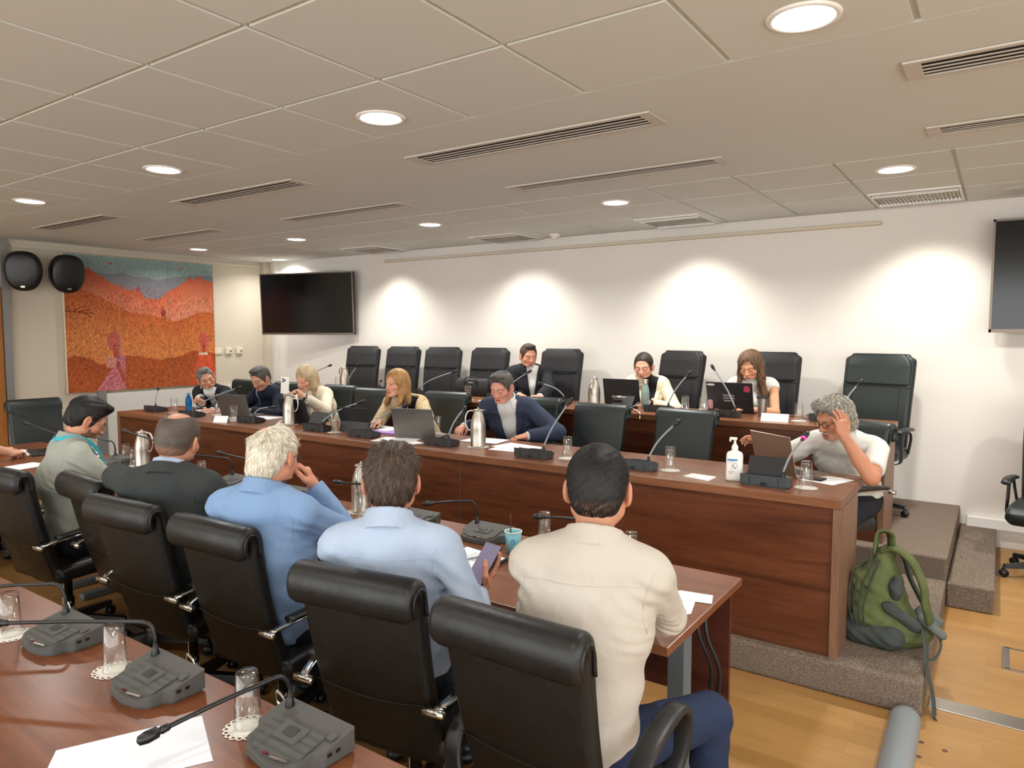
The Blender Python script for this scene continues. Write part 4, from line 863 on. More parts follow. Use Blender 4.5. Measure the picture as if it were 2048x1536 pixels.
o = sheet('flat white card in a clear holder near the sanitizer', 'name_card', [zz(1367, 953, T1), zz(1385, 948, T1), zz(1433, 955, T1), zz(1417, 963, T1)], T1, 'white_plastic', .004, cat='card')
child_sheet(o, 'printed_field', [zz(1378, 953, T1+.005), zz(1387, 950.5, T1+.005), zz(1424, 956, T1+.005), zz(1416, 960, T1+.005)], T1+.0036, 'paper_blueish', .001)
for k, (cx_, cy_, a_, lab) in enumerate(((-3.60, 3.74, 12, 'top loose paper in front of the grey laptop'), (-3.50, 3.70, -25, 'second loose paper in front of the grey laptop'), (-3.42, 3.66, 5, 'small white slip at the desk edge before the grey laptop'))):
    sheet(lab, 'paper_sheet', rect(cx_, cy_, .30 if k < 2 else .15, .21 if k < 2 else .09, a_), T1+.001*k)
for k, (cx_, cy_, a_, lab) in enumerate(((-2.66, 3.90, 5, 'papers right of the second flask, lower sheet'), (-2.70, 3.98, -8, 'papers right of the second flask, upper sheet'), (-3.05, 4.08, 8, 'white notepad under the navy blazer man\'s hand'))):
    sheet(lab, 'paper_sheet', rect(cx_, cy_, .30, .21, a_), T1+.001*k)
o = sheet('lilac folder in front of the beige blazer woman', 'folder', rect(-3.93, 4.02, .32, .24, 6), T1, 'lilac', .012, cat='folder'); sheet('white sheets on the lilac folder', 'paper_sheet', rect(-4.05, 4.08, .28, .20, -6), T1+.013)
sheet('white sheets under the grey haired man\'s hands', 'paper_sheet', rect(-6.55, 4.02, .32, .24, -10), T1, 'paper_blueish'); sheet('white sheets before the man reading', 'paper_sheet', rect(-5.55, 4.05, .30, .21, 12), T1, 'paper_blueish')
sheet('crumpled white tissue beside the tent card', 'paper_sheet', [(-5.74, 3.84, .01), (-5.64, 3.86, .03), (-5.60, 3.80, .012), (-5.68, 3.76, .02)], T1)
sheet('white sheets before the smiling man on the upper desk', 'paper_sheet', rect(-3.50, 5.66, .3, .2, 6), T2, 'paper_blueish'); sheet('small white slip by the briefcase tumbler', 'paper_sheet', rect(-4.0, 5.40, .16, .12, 6), T2)
sheet('white papers with a lilac edge right of the drinking bottle', 'paper_sheet', rect(-2.15, 5.60, .34, .24, 4), T2); sheet('lilac folder edge under the papers right of the drinking bottle', 'folder', rect(-2.33, 5.66, .2, .2, 4), T2+.0014, 'lilac', .004, cat='folder')
def tent(lab, px, py, z, w_, rz):
    p = PZ(px, py, z); o = thing('tent_card', lab, 'card', (p.x, p.y+.03, z+.0005), rz, 'white tent cards'); h_, d_ = .055, .035
    me('card_front', [(-w_/2, -d_, 0), (w_/2, -d_, 0), (w_/2, -.004, h_), (-w_/2, -.004, h_)], [(0, 1, 2, 3)], M['paper'], o).modifiers.new('s', 'SOLIDIFY').thickness = .0008
    me('card_back', [(-w_/2, d_, 0), (w_/2, d_, 0), (w_/2, -.004, h_), (-w_/2, -.004, h_)], [(3, 2, 1, 0)], M['paper'], o).modifiers.new('s', 'SOLIDIFY').thickness = .0008
tent('blank white tent card on the front desk', 438, 845, T1, .13, R_(25)); tent('blank white tent card on the upper desk beside the travel tumbler', 1548, 843, T2, .19, R_(4))
# cables on the upper desk
def cable(lab, pts, r=.003, mat='cable'): 
    pts = [Vector(p) for p in pts]; c = Vector(pts[0]); o = MB().tube([p-c for p in spline(pts, 8)], r, 6).make('cable', M[mat]); o.location = c; return tag(o, lab, 'cable')
cable('black cable looping by the travel tumbler', [(-1.36, 5.62, T2+.004), (-1.27, 5.55, T2+.02), (-1.16, 5.60, T2+.004), (-1.20, 5.70, T2+.02), (-1.05, 5.66, T2+.005), (-.95, 5.75, T2+.004)])
cable('red cable behind the tent card on the upper desk', [(-1.38, 5.68, T2+.004), (-1.30, 5.66, T2+.004), (-1.24, 5.72, T2+.004)], .003, 'sticker_red')
cable('grey cable hanging over the upper desk edge above an empty chair', [(-2.40, 5.30, T2+.08), (-2.46, 5.25, T2+.03), (-2.50, 5.19, T2-.01), (-2.50, 5.18, T2-.09)], .0035, 'grey_pipe')
cable('pale cable hanging over the upper desk edge, right of the grey one', [(-2.44, 5.27, T2+.03), (-2.36, 5.22, T2+.01), (-2.34, 5.185, T2-.04)], .003, 'white_plastic')
cable('thin black cables tangled behind the upper desk flask', [(-3.16, 5.52, T2+.02), (-3.08, 5.46, T2+.03), (-2.98, 5.52, T2+.004), (-3.06, 5.60, T2+.02), (-2.94, 5.62, T2+.004)])
# briefcase standing on the chair behind the upper desk
o = thing('briefcase', 'black soft briefcase standing on the upper desk behind a tumbler', 'bag', (-4.42, 5.72, T2), R_(6))
b = MB(); b.loft([[Vector((x, y, z)) for x, y in rrect(w_, d_, .03)] for (w_, d_, z) in ((.38, .07, .0), (.40, .09, .01), (.40, .095, .10), (.39, .08, .15), (.36, .05, .175), (.34, .03, .18))]); b.make('bag_body', M['black_bag'], o)
b = MB(); b.tube(spline([(-.07, -.05, .12), (-.07, -.055, .17), (-.03, -.05, .195), (.03, -.05, .195), (.07, -.055, .17), (.07, -.05, .12)], 6), .006, 8); b.make('handle', M['black_bag'], o); MB().box((0, -.048, .14), (.06, .004, .012)).make('metal_badge', M['steel'], o)
# ================================================================== SOFT SHAPES: distance fields turned into meshes
V3 = lambda *a: np.array(a, dtype=np.float32)
def nrm(v): v = np.asarray(v, float); return v/max(np.linalg.norm(v), 1e-9)
class Cap:
    """tapered capsule; lat = axis along which the radius is full, ratio flattens the other way; cut = (point, dir) trims it"""
    def __init__(s, a, b, ra, rb=None, k=.02, lat=None, ratio=1, cut=None, sub=False):
        s.a, s.b = np.asarray(a, float), np.asarray(b, float); s.ra = ra; s.rb = ra if rb is None else rb; s.k = k; s.lat = None if lat is None else nrm(lat); s.q = ratio; s.cut = cut; s.sub = sub
    def box(s):
        r = max(s.ra, s.rb)*max(1, s.q)+s.k+.012; return np.minimum(s.a, s.b)-r, np.maximum(s.a, s.b)+r
    def d(s, X, Y, Z):
        ab = s.b-s.a; L2 = max(ab @ ab, 1e-9); x, y, z = X-s.a[0], Y-s.a[1], Z-s.a[2]
        t = np.clip((x*ab[0]+y*ab[1]+z*ab[2])/L2, 0, 1); x = x-t*ab[0]; y = y-t*ab[1]; z = z-t*ab[2]; r = s.ra+(s.rb-s.ra)*t; n2 = x*x+y*y+z*z
        if s.lat is None: d = np.sqrt(n2)-r
        else:
            l = x*s.lat[0]+y*s.lat[1]+z*s.lat[2]; rest = np.maximum(n2-l*l, 0)/(s.q*s.q); d = (np.sqrt(l*l+rest)-r)*min(1, s.q)**.6
        if s.cut is not None:
            p, n = s.cut; d = np.maximum(d, (X-p[0])*n[0]+(Y-p[1])*n[1]+(Z-p[2])*n[2])
        return d
class Ell:
    def __init__(s, c, r, A=None, k=.02, sub=False):
        s.c = np.asarray(c, float); s.r = np.asarray(r, float); s.A = np.eye(3) if A is None else np.asarray(A, float); s.k = k; s.sub = sub
    def box(s):
        r = max(s.r)+s.k+.012; return s.c-r, s.c+r
    def d(s, X, Y, Z):
        x, y, z = X-s.c[0], Y-s.c[1], Z-s.c[2]; A, r = s.A, s.r
        u = [(x*A[i][0]+y*A[i][1]+z*A[i][2])/r[i] for i in range(3)]; k0 = np.sqrt(u[0]**2+u[1]**2+u[2]**2); k1 = np.sqrt((u[0]/r[0])**2+(u[1]/r[1])**2+(u[2]/r[2])**2)+1e-9
        return k0*(k0-1)/k1
class Fn:
    def __init__(s, f, lo, hi, k=.001, sub=False, mode=None): s.f = f; s.lo = np.asarray(lo); s.hi = np.asarray(hi); s.k = k; s.sub = sub
    def box(s): return s.lo, s.hi
    def d(s, X, Y, Z): return s.f(X, Y, Z)
def evaluate(prims, lo, hi, h, post=None):
    n = np.ceil((np.asarray(hi)-lo)/h).astype(int)+1
    D = np.full(n, .05, np.float32); ax = [(lo[i]+h*np.arange(n[i])).astype(np.float32) for i in range(3)]
    for p in prims:
        a, b = p.box(); i0 = np.maximum(np.floor((a-lo)/h).astype(int), 0); i1 = np.minimum(np.ceil((b-lo)/h).astype(int)+1, n)
        if (i1 <= i0).any(): continue
        sl = tuple(slice(i0[i], i1[i]) for i in range(3)); X, Y, Z = ax[0][i0[0]:i1[0]][:, None, None], ax[1][i0[1]:i1[1]][None, :, None], ax[2][i0[2]:i1[2]][None, None, :]
        d = p.d(X, Y, Z); cur = D[sl]; k = p.k
        if p.sub:
            d = -d; hh = np.clip(.5-.5*(d-cur)/k, 0, 1) if k > 0 else (d < cur); D[sl] = d*(1-hh)+cur*hh+k*hh*(1-hh)
        else:
            hh = np.clip(.5+.5*(d-cur)/k, 0, 1); D[sl] = d*(1-hh)+cur*hh-k*hh*(1-hh)
    if post is not None: D = post(D, ax[0][:, None, None], ax[1][None, :, None], ax[2][None, None, :])
    for i in range(3):
        s0 = [slice(None)]*3; s0[i] = 0; D[tuple(s0)] = .05; s0[i] = -1; D[tuple(s0)] = .05
    return D
def nets(D, lo, h):
    S = D < 0; n = np.array(D.shape); m = n-1
    c = S[:-1, :-1, :-1].astype(np.int8)
    tot = np.zeros(m, np.int8)
    for i in (0, 1):
        for j in (0, 1):
            for k in (0, 1): tot += S[i:m[0]+i, j:m[1]+j, k:m[2]+k]
    act = (tot > 0) & (tot < 8); I = np.argwhere(act); N = len(I)
    if N == 0: return np.zeros((0, 3)), np.zeros((0, 4), int)
    idx = np.full(m, -1, np.int64); idx[act] = np.arange(N); acc = np.zeros((N, 3)); cnt = np.zeros(N)
    cor = [(i, j, k) for i in (0, 1) for j in (0, 1) for k in (0, 1)]; val = {q: D[I[:, 0]+q[0], I[:, 1]+q[1], I[:, 2]+q[2]] for q in cor}
    for q in cor:
        for a in range(3):
            if q[a] == 0:
                q2 = list(q); q2[a] = 1; q2 = tuple(q2); v0, v1 = val[q], val[q2]; mk = (v0 < 0) != (v1 < 0)
                t = np.where(mk, v0/np.where(mk, v0-v1, 1), 0)
                for b in range(3): acc[:, b] += np.where(mk, (t if b == a else q[b]), 0)
                cnt += mk
    P = (I+acc/cnt[:, None])*h+lo; F = []
    for a in range(3):
        b, c_ = (a+1) % 3, (a+2) % 3; s0 = [slice(None)]*3; s1 = [slice(None)]*3; s0[a] = slice(0, -1); s1[a] = slice(1, None)
        A, B = S[tuple(s0)], S[tuple(s1)]; E = np.argwhere(A != B); ok = (E[:, b] > 0) & (E[:, c_] > 0) & (E[:, b] < m[b]) & (E[:, c_] < m[c_]); E = E[ok]
        fl = A[tuple(E.T)]
        def g(db, dc): q = E.copy(); q[:, b] += db; q[:, c_] += dc; return idx[tuple(q.T)]
        Q = np.stack([g(-1, -1), g(0, -1), g(0, 0), g(-1, 0)], 1); Q[~fl] = Q[~fl][:, ::-1]; F.append(Q)
    F = np.concatenate(F); F = F[(F >= 0).all(1)]
    return P, F
def field_mesh(prims, h, post=None, lo=None, hi=None):
    if lo is None:
        bs = [p.box() for p in prims if not p.sub]; lo = np.min([b[0] for b in bs], 0)-h; hi = np.max([b[1] for b in bs], 0)+h
    return nets(evaluate(prims, lo, hi, h, post), lo, h)
def np_mesh(name, P, F, mat, parent=None, color=None, loc=None):
    m_ = bpy.data.meshes.new(name); P = np.asarray(P, np.float32)
    if loc is not None: P = P-np.asarray(loc, np.float32)
    m_.vertices.add(len(P)); m_.vertices.foreach_set('co', P.ravel()); nF = len(F); k = F.shape[1]
    m_.loops.add(nF*k); m_.loops.foreach_set('vertex_index', F.ravel().astype(np.int32)); m_.polygons.add(nF)
    m_.polygons.foreach_set('loop_start', np.arange(0, nF*k, k, dtype=np.int32)); m_.update(calc_edges=True)
    m_.polygons.foreach_set('use_smooth', np.ones(nF, bool)); m_.materials.append(mat)
    if color is not None:
        ca = m_.color_attributes.new('Col', 'FLOAT_COLOR', 'POINT'); ca.data.foreach_set('color', np.concatenate([color, np.ones((len(P), 1))], 1).astype(np.float32).ravel())
    o = link(bpy.data.objects.new(name, m_)); o.parent = parent; return o
# ---- materials of people
def attr_mat(name, rough, spec=.4, sss=0, bump=None):
    m_ = Mat(name, rough=rough, spec=spec); a = m_.n('ShaderNodeVertexColor'); a.layer_name = 'Col'; m_.color(a.outputs[0])
    if sss: m_.b.inputs['Subsurface Weight'].default_value = sss; m_.b.inputs['Subsurface Radius'].default_value = (1, .35, .2); m_.b.inputs['Subsurface Scale'].default_value = .004
    if bump: m_.bump(m_.noise(m_.coord(), bump[0], 3), bump[1], bump[2])
    return m_.m
M['skin'] = attr_mat('skin', .5, .4, .12, (160, .12, .0008)); M['hair'] = attr_mat('hair', .55, .35)
def cloth(name, c, rough=.8, weave=900, fold=.5):
    m_ = Mat(name, rgb(*c), rough, spec=.25); v = m_.coord(); a = m_.noise(v, weave, 2); b = m_.noise(m_.coord((1, 1, .5)), 16, 4, .55, 1.2)
    ad = m_.n('ShaderNodeMath', operation='MULTIPLY_ADD'); ad.inputs[1].default_value = 8.0; m_.l(b, ad.inputs[0]); m_.l(a, ad.inputs[2]); m_.bump(ad.outputs[0], fold, .0014); return m_.m
# ---- anatomy
def frame(yaw, pitch=0, roll=0):
    """rows: right, forward, up.  pitch>0 looks down, roll>0 tilts to the person's right"""
    R = (Matrix.Rotation(math.radians(yaw), 3, 'Z') @ Matrix.Rotation(math.radians(-pitch), 3, 'X') @ Matrix.Rotation(math.radians(roll), 3, 'Y'))
    return np.array(R.transposed())
def head_prims(H, A, s, fem=False):
    P = lambda x, y, z: H+(x*A[0]+y*A[1]+z*A[2])*s
    L = []; E = lambda c, r, k=.02, sub=False, B=A: L.append(Ell(P(*c), np.array(r)*s, B, k*s, sub)); Cp = lambda a, b, ra, rb=None, k=.02, sub=False: L.append(Cap(P(*a), P(*b), ra*s, (ra if rb is None else rb)*s, k*s, sub=sub))
    E((0, -.014, .034), (.076, .094, .084)); E((0, .012, -.03), (.062, .074, .082), .03); j = .9 if fem else 1
    E((0, .056, -.094), (.026*j, .024, .021), .03)
    for q in (-1, 1):
        Cp((q*.052*j, .0, -.055), (q*.020*j, .054, -.096), .019, .015, .03); E((q*.042, .050, -.028), (.021, .019, .018), .025)
        Cp((q*.012, .080, .016), (q*.044, .066, .018), .0095, .008, .02)
        E((q*.031, .092, -.003), (.018, .014, .011), .014, True); E((q*.031, .0735, -.004), (.0135, .0125, .0125), .006)
    Cp((0, .080, .004), (0, .100, -.034), .0075, .0105, .016)
    for q in (-1, 1): E((q*.011, .094, -.038), (.0085, .010, .0075), .008)
    E((0, .0845, -.062), (.022, .0105, .0055), .008); E((0, .0825, -.0735), (.0185, .0115, .0065), .008); E((0, .094, -.0675), (.022, .006, .0013), .004, True); E((0, .083, -.084), (.015, .006, .005), .012, True)
    for q in (-1, 1):
        t = math.radians(14); B = np.array([A[0]*math.cos(q*.35)+A[1]*math.sin(q*.35), A[1]*math.cos(q*.35)-A[0]*math.sin(q*.35), A[2]])
        E((q*.084, -.008, -.008), (.0105, .020, .034), .006, False, B); E((q*.095, -.003, -.004), (.0085, .010, .017), .006, True, B); E((q*.079, .0, -.034), (.007, .009, .010), .008)
    return L, P
def neck_prims(H, A, N, s, r=.054):
    return [Cap(H+(-.022*A[1]-.055*A[2])*s, N+A[2]*.012, r*s, (r-.007)*s, .02)]
def hand_prims(W, fd, pn, right, s=1, curl=.35, spread=1, thumb=.5, curls=None, press=False):
    fd = nrm(fd); pn = nrm(np.asarray(pn)-fd*(np.asarray(pn) @ fd)); sd = np.cross(fd, pn) if right else np.cross(pn, fd)   # towards the thumb
    L = [Cap(W+fd*.022*s, W+fd*.075*s, .034*s, .038*s, .018, lat=sd, ratio=.42), Cap(W-fd*.02*s, W+fd*.03*s, .024*s, .028*s, .02, lat=sd, ratio=.72)]
    tips = []
    for i, (o, ln, r) in enumerate(((.028, .072, .0088), (.0095, .080, .0090), (-.0095, .074, .0086), (-.027, .058, .0076))):
        c = (curls[i] if curls else curl*(1+.12*i)); b = W+fd*(.086-.004*abs(i-1))*s+sd*o*s; d = nrm(fd+sd*(o*2.2*spread)); p = b-fd*.012*s
        for j, f in enumerate((.46, .30, .24)):
            a_ = c*(.8, 1.9, 2.7)[j]; dd = d*math.cos(a_)+pn*math.sin(a_); q = p+dd*ln*f*s*(1.12 if j == 0 else 1); L.append(Cap(p, q, r*(1, .93, .86)[j]*s, r*(.95, .88, .74)[j]*s, .004)); p = q
        tips.append(p)
    b = W+fd*.026*s+sd*.022*s+pn*.006*s; d1 = nrm(fd*.75+sd*.75+pn*(.25+thumb*.5)); p1 = b+d1*.036*s; d2 = nrm(fd+sd*(.35-.5*thumb)+pn*thumb*.8); p2 = p1+d2*.032*s; p3 = p2+nrm(fd+sd*(.05-.6*thumb)+pn*thumb*.6)*.022*s
    if press: p1 = b+nrm(fd*.55+sd*.45+pn*.95)*.040*s; p2 = p1+nrm(fd*.8-sd*.45+pn*.12)*.034*s; p3 = p2+nrm(fd*.8-sd*.55-pn*.12)*.024*s
    L += [Cap(b, p1, .0145*s, .0118*s, .014), Cap(p1, p2, .0108*s, .0100*s, .004), Cap(p2, p3, .0100*s, .0080*s, .004)]; tips.append(p3)
    return L, sd, tips
def ik(S, W, l1, l2, pole):
    v = W-S; D_ = np.linalg.norm(v)
    if D_ > (l1+l2)*.995: l1, l2 = l1*D_/((l1+l2)*.995), l2*D_/((l1+l2)*.995)
    a = (l1*l1-l2*l2+D_*D_)/(2*D_); h_ = math.sqrt(max(l1*l1-a*a, 0)); u = v/D_; p = np.asarray(pole, float); p = nrm(p-u*(p @ u)); return S+u*a+p*h_
def snoise(X, Y, Z, f, seed=0):
    r = np.random.default_rng(seed); out = 0
    for i in range(4):
        d = nrm(r.normal(size=3))*f*(1+.5*i); ph = r.random()*6.28; d2 = nrm(r.normal(size=3))*f*.6
        out = out+np.sin(X*d[0]+Y*d[1]+Z*d[2]+ph+1.3*np.sin(X*d2[0]+Y*d2[1]+Z*d2[2]))/(1+.5*i)
    return out/2.7
HAIRC = dict(black=(24, 21, 20), brown=(66, 52, 42), darkbrown=(46, 36, 30), grey=(112, 106, 100), darkgrey=(78, 72, 68), white=(214, 204, 186), silver=(150, 144, 132), blonde=(184, 162, 128), gold=(170, 128, 78), chestnut=(112, 86, 62), buzz=(88, 76, 68))
def hair_prims(style, H, A, s, P):
    L = []; E = lambda c, r, k=.02, sub=False, B=A: L.append(Ell(P(*c), np.array(r)*s, B, k*s, sub)); Cp = lambda a, b, ra, rb=None, k=.02, sub=False: L.append(Cap(P(*a), P(*b), ra*s, (ra if rb is None else rb)*s, k*s, sub=sub))
    th = dict(crop=.006, short=.0045, full=.009, buzz=.0035, slick=.010, fringe=.005, long=.010, wavy=.016, pony=.006, bob=.014, curly=.012, thin=.007).get(style, .008)
    E((0, -.016, .036), (.078+th, .094+th, .085+th*1.1)); E((0, -.045, -.012), (.066+th, .062+th*.8, .070), .02)
    for q in (-1, 1):
        if style in ('long', 'wavy', 'bob'): continue
        E((q*.062, .004, .0), (.018+th*.5, .022, .05), .012)                # sideburns
    if style not in ('long', 'wavy', 'bob'):
        E((0, .112, -.018), (.160, .088, .104), .008, True)                 # face
        E((0, -.02, -.125), (.13, .13, .052), .010, True)                   # nape line
        for q in (-1, 1): E((q*.091, -.004, -.020), (.030, .028, .044), .006, True)
    if style == 'short': E((0, .035, .106), (.052, .048, .020), .02)
    if style == 'full': E((0, .05, .098), (.062, .055, .028), .02); E((0, -.03, .10), (.065, .06, .024), .02)
    if style == 'slick': E((0, .035, .10), (.060, .055, .022), .02)
    if style == 'curly': E((0, .05, .10), (.06, .05, .028), .02); E((0, -.08, -.05), (.062, .04, .06), .02)
    if style == 'thin': E((0, -.075, -.045), (.065, .04, .055), .02)
    if style in ('bald', 'thin'):
        E((0 if style == 'bald' else -.024, -.02 if style == 'bald' else -.048, .138 if style == 'bald' else .114), (.056 if style == 'bald' else .046, .10 if style == 'bald' else .058, .060 if style == 'bald' else .052), .01, True)
        if style == 'bald': E((0, .085, .08), (.09, .06, .07), .012, True)
    if style == 'pony': E((0, -.115, -.01), (.022, .03, .03), .02); Cp((0, -.125, -.03), (.03, -.115, -.16), .024, .014, .02)
    if style in ('long', 'wavy', 'bob'):
        bl = dict(long=-.26, wavy=-.24, bob=-.15)[style]; w_ = dict(long=.072, wavy=.10, bob=.088)[style]; yf = dict(long=.01, wavy=.02, bob=.01)[style]
        for q in (-1, 1):
            Cp((q*.066, -.01, .03), (q*.078, .002, -.07), .026, .026, .03); Cp((q*.078, .002, -.07), (q*w_, yf+.025, bl), .028, .020 if style != 'wavy' else .036, .03); Cp((q*.05, -.06, 0), (q*w_*.8, -.065, bl*.95), .04, .03, .03)
        Cp((0, -.07, 0), (0, -.085, bl*.9), .055, .045, .03)
        E((0, .108, -.012), (.060, .068, .102), .010, True); E((0, .02, -.15), (.055, .09, .10), .012, True); E((0, .10, .05), (.045, .05, .045), .012, True)
    return L
FUZZ = {}
def strands(P_, Nn, count, flow, H, length, rad, seed=1, lift=.35, keep=None):
    """thin tapering locks lying on the hair surface"""
    r = np.random.default_rng(seed); n = len(P_); ok = np.arange(n) if keep is None else np.nonzero(keep)[0]; sel = ok[r.choice(len(ok), min(count, len(ok)), replace=False)]; p = P_[sel].copy(); nn = Nn[sel]; V = []; K = 4
    ln = length*(.6+.8*r.random(len(sel)))[:, None]; cur = p-nn*.0015; pts = [cur]; up = nn
    for j in range(K-1):
        nj = nn+(cur-p)/.085; nj /= np.linalg.norm(nj, axis=1)[:, None]; f = flow(cur); f = f+r.normal(size=f.shape)*.15; f = f-nj*(f*nj).sum(1)[:, None]*1.0; f /= np.linalg.norm(f, axis=1)[:, None]+1e-9
        cur = cur+(f+nj*(lift*(.5-j*.28)-.5*ln/(K-1)/.085))*ln/(K-1); pts.append(cur)
    side = np.cross(nn, pts[-1]-pts[0]); side /= np.linalg.norm(side, axis=1)[:, None]+1e-9; m_ = len(sel); vs = []
    for j in range(K):
        w_ = rad*(1-j/(K-1)*.85); vs += [pts[j]-side*w_, pts[j]+nn*w_*.9, pts[j]+side*w_]
    V = np.stack(vs, 1).reshape(-1, 3); base = (np.arange(m_)*3*K)[:, None]; F = []
    for j in range(K-1):
        a = 3*j
        for (u, v) in ((0, 1), (1, 2)): F.append(np.concatenate([base+a+u, base+a+v, base+a+3+v, base+a+3+u], 1))
    return V, np.concatenate(F), np.repeat(r.random(m_), 3*K)
def vnormals(P, F):
    n = np.cross(P[F[:, 2]]-P[F[:, 0]], P[F[:, 3]]-P[F[:, 1]]); N = np.zeros_like(P)
    for i in range(4): np.add.at(N, F[:, i], n)
    return N/(np.linalg.norm(N, axis=1)[:, None]+1e-12)
FINE = 1.0
def person(label, hip, fz, yaw, head, hy, hp=0, hr=0, hands=None, skin=(196, 150, 126), hair=('short', 'black'), top=None, fem=False, s=1.0, seat=.47, legs=True, bulk=1.0, face=None, eyes='down', beard=0, lips=None, trousers=(30, 32, 40), elbows=None, fine=.0030, knees=None, shoulder=None, strandn=2600, group=None, bodyyaw=None, hunch=0):
    root = thing('person', label, 'person', (hip[0], hip[1], fz), 0, group); base = np.array([hip[0], hip[1], fz])
    Bf = frame(yaw); Rt, Fw, Up = Bf; A = frame(hy, hp, hr); H = np.array(head, float); Pv = np.array([hip[0], hip[1], fz+seat+.10])
    sw = (.155 if fem else .178)*s*(1+(bulk-1)*.35) if shoulder is None else shoulder
    N = H+(-.030*Fw-.040*A[1])*s-np.array([0, 0, .100*s])-.030*A[2]*s
    sp = N-Pv; L_ = np.linalg.norm(sp); U = sp/L_
    Ft = nrm(Fw-U*(Fw @ U)); C = Pv+sp*.60-Ft*(.02+hunch); Wst = Pv+sp*.30-Ft*.01; Sh = Pv+sp*.885-Ft*.012
    bw = bulk*(.92 if fem else 1)
    def torso(o, low=True):
        L = [Cap(Pv, Wst, (.160*bw+o), (.143*bw+o), .03, Rt, .74*bulk**.3), Cap(Wst, C, (.143*bw+o), (.160*bw+o), .03, Rt, .72*bulk**.3), Cap(C, Sh, (.160*bw+o), (.125*bw+o), .03, Rt, .66)]
        for q in (-1, 1): L += [Cap(N-Up*.014, Sh+Rt*q*sw*.86+U*.005, (.058+o), (.050+o), .035), Cap(Sh+Rt*q*sw*.8, C+Rt*q*sw*.55, .055+o, .075+o, .03)]
        if fem: L += [Ell(C+Rt*q*.062+Ft*.085-U*.01, (.055+o, .055+o, .055+o), Bf, .03) for q in (-1, 1)]
        return L
    arms = {}
    for q, nm in ((1, 'R'), (-1, 'L')):
        S_ = Sh+Rt*q*sw+np.array([0, 0, -.012]); hd = (hands or {}).get(nm)
        if hd is None: W = Pv+Ft*.28+Rt*q*.16+Up*.12; fd = Fw; pn = -Up; ex = {}
        else: W = np.array(hd[0], float); fd, pn = nrm(hd[1]), nrm(hd[2]); ex = hd[3] if len(hd) > 3 else {}
        pole = (elbows or {}).get(nm, Rt*q*.5-Up*1.0-Fw*.2); E_ = ik(S_, W, .285*s, .255*s, np.asarray(pole, float)); arms[nm] = (q, S_, E_, W, fd, pn, ex)
    # skin body
    body = torso(-.016); HP, HF = head_prims(H, A, s, fem); neck = neck_prims(H, A, N, s, .046 if fem else .054*bulk**.3)
    armp = []
    for nm, (q, S_, E_, W, fd, pn, ex) in arms.items(): g = .86 if fem else bulk**.3; sv = (top or {}).get('sleeve', 1.0); sv = sv[nm] if isinstance(sv, dict) else sv; z_ = .012 if sv > .5 else 0; armp += [Cap(S_, E_, .047*s*g-z_, .040*s*g-z_, .02), Cap(E_, E_*.6+W*.4, .040*s*g-z_, .038*s*g-z_*.8, .015), Cap(E_*.6+W*.4, W, .038*s*g-z_*.8, .026*s*g, .015)]
    allp = body+neck+HP; PP, FF = [], []; nv = 0
    zc_ = H-A[2]*.085*s-A[1]*.01*s; nU = nrm(A[2]*.6+U*.4)                                   # join between head grid and body grid
    cutdn = Fn(lambda X, Y, Z: (X-zc_[0])*nU[0]+(Y-zc_[1])*nU[1]+(Z-zc_[2])*nU[2], H-.3, H+.3)
    def clip_above(D, X, Y, Z): return np.maximum(D, np.where(((X-H[0])**2+(Y-H[1])**2+(Z-H[2])**2) < .09, (X-zc_[0])*nU[0]+(Y-zc_[1])*nU[1]+(Z-zc_[2])*nU[2], -1)).astype(np.float32)
    P1, F1 = field_mesh(body+neck, .006, clip_above); PP.append(P1); FF.append(F1); nv += len(P1)
    P1, F1 = field_mesh(armp, .0055); PP.append(P1); FF.append(F1+nv); nv += len(P1)
    def clip_below(D, X, Y, Z): return np.maximum(D, -((X-zc_[0])*nU[0]+(Y-zc_[1])*nU[1]+(Z-zc_[2])*nU[2])-.004).astype(np.float32)
    lo, hi = H-np.array([.15]*3)*s, H+np.array([.15]*3)*s; hf = max(fine, .002)
    P2, F2 = field_mesh(allp, hf, clip_below, lo, hi); PP.append(P2); FF.append(F2+nv); nv += len(P2)
    for nm, (q, S_, E_, W, fd, pn, ex) in arms.items():
        hpz, sd, tips = hand_prims(W, fd, pn, q == 1, s*(.92 if fem else 1), **{k: v for k, v in ex.items() if k in ('curl', 'spread', 'thumb', 'curls', 'press')}); arms[nm] += (sd, tips)
        bs = [p.box() for p in hpz]; dr = nrm(W-E_); g = .86 if fem else bulk**.3; P3, F3 = field_mesh(hpz+[Cap(W-dr*.06, W, .0305*s*g, .0262*s*g, .012, cut=(W-dr*.045, -dr))], min(.0034, hf*1.1), None, np.min([b[0] for b in bs], 0)-.004, np.max([b[1] for b in bs], 0)+.004); PP.append(P3); FF.append(F3+nv); nv += len(P3)
    P = np.concatenate(PP); F = np.concatenate(FF)
    # pigment
    sk = np.array(rgb(*skin)); col = np.tile(sk, (len(P), 1)); loc = (P-H) @ A.T/s; x, y, z = loc.T; hc = np.array(rgb(*HAIRC[hair[1]]))
    hm = (np.abs(x) < .12) & (np.abs(z) < .14) & (np.abs(y) < .14)
    def blend(m_, c, a): col[m_] = col[m_]*(1-a)+np.array(c)*a
    red = np.array(rgb(min(255, skin[0]+8), skin[1]*.80, skin[2]*.76))
    for (cx_, cy_, cz_, r_) in ((.045, .06, -.03, .026), (-.045, .06, -.03, .026), (0, .1, -.035, .02), (.085, 0, -.01, .03), (-.085, 0, -.01, .03)):
        w_ = np.exp(-(((x-cx_)**2+(y-cy_)**2+(z-cz_)**2)/r_**2))*.28*hm; col += (red-col)*w_[:, None]
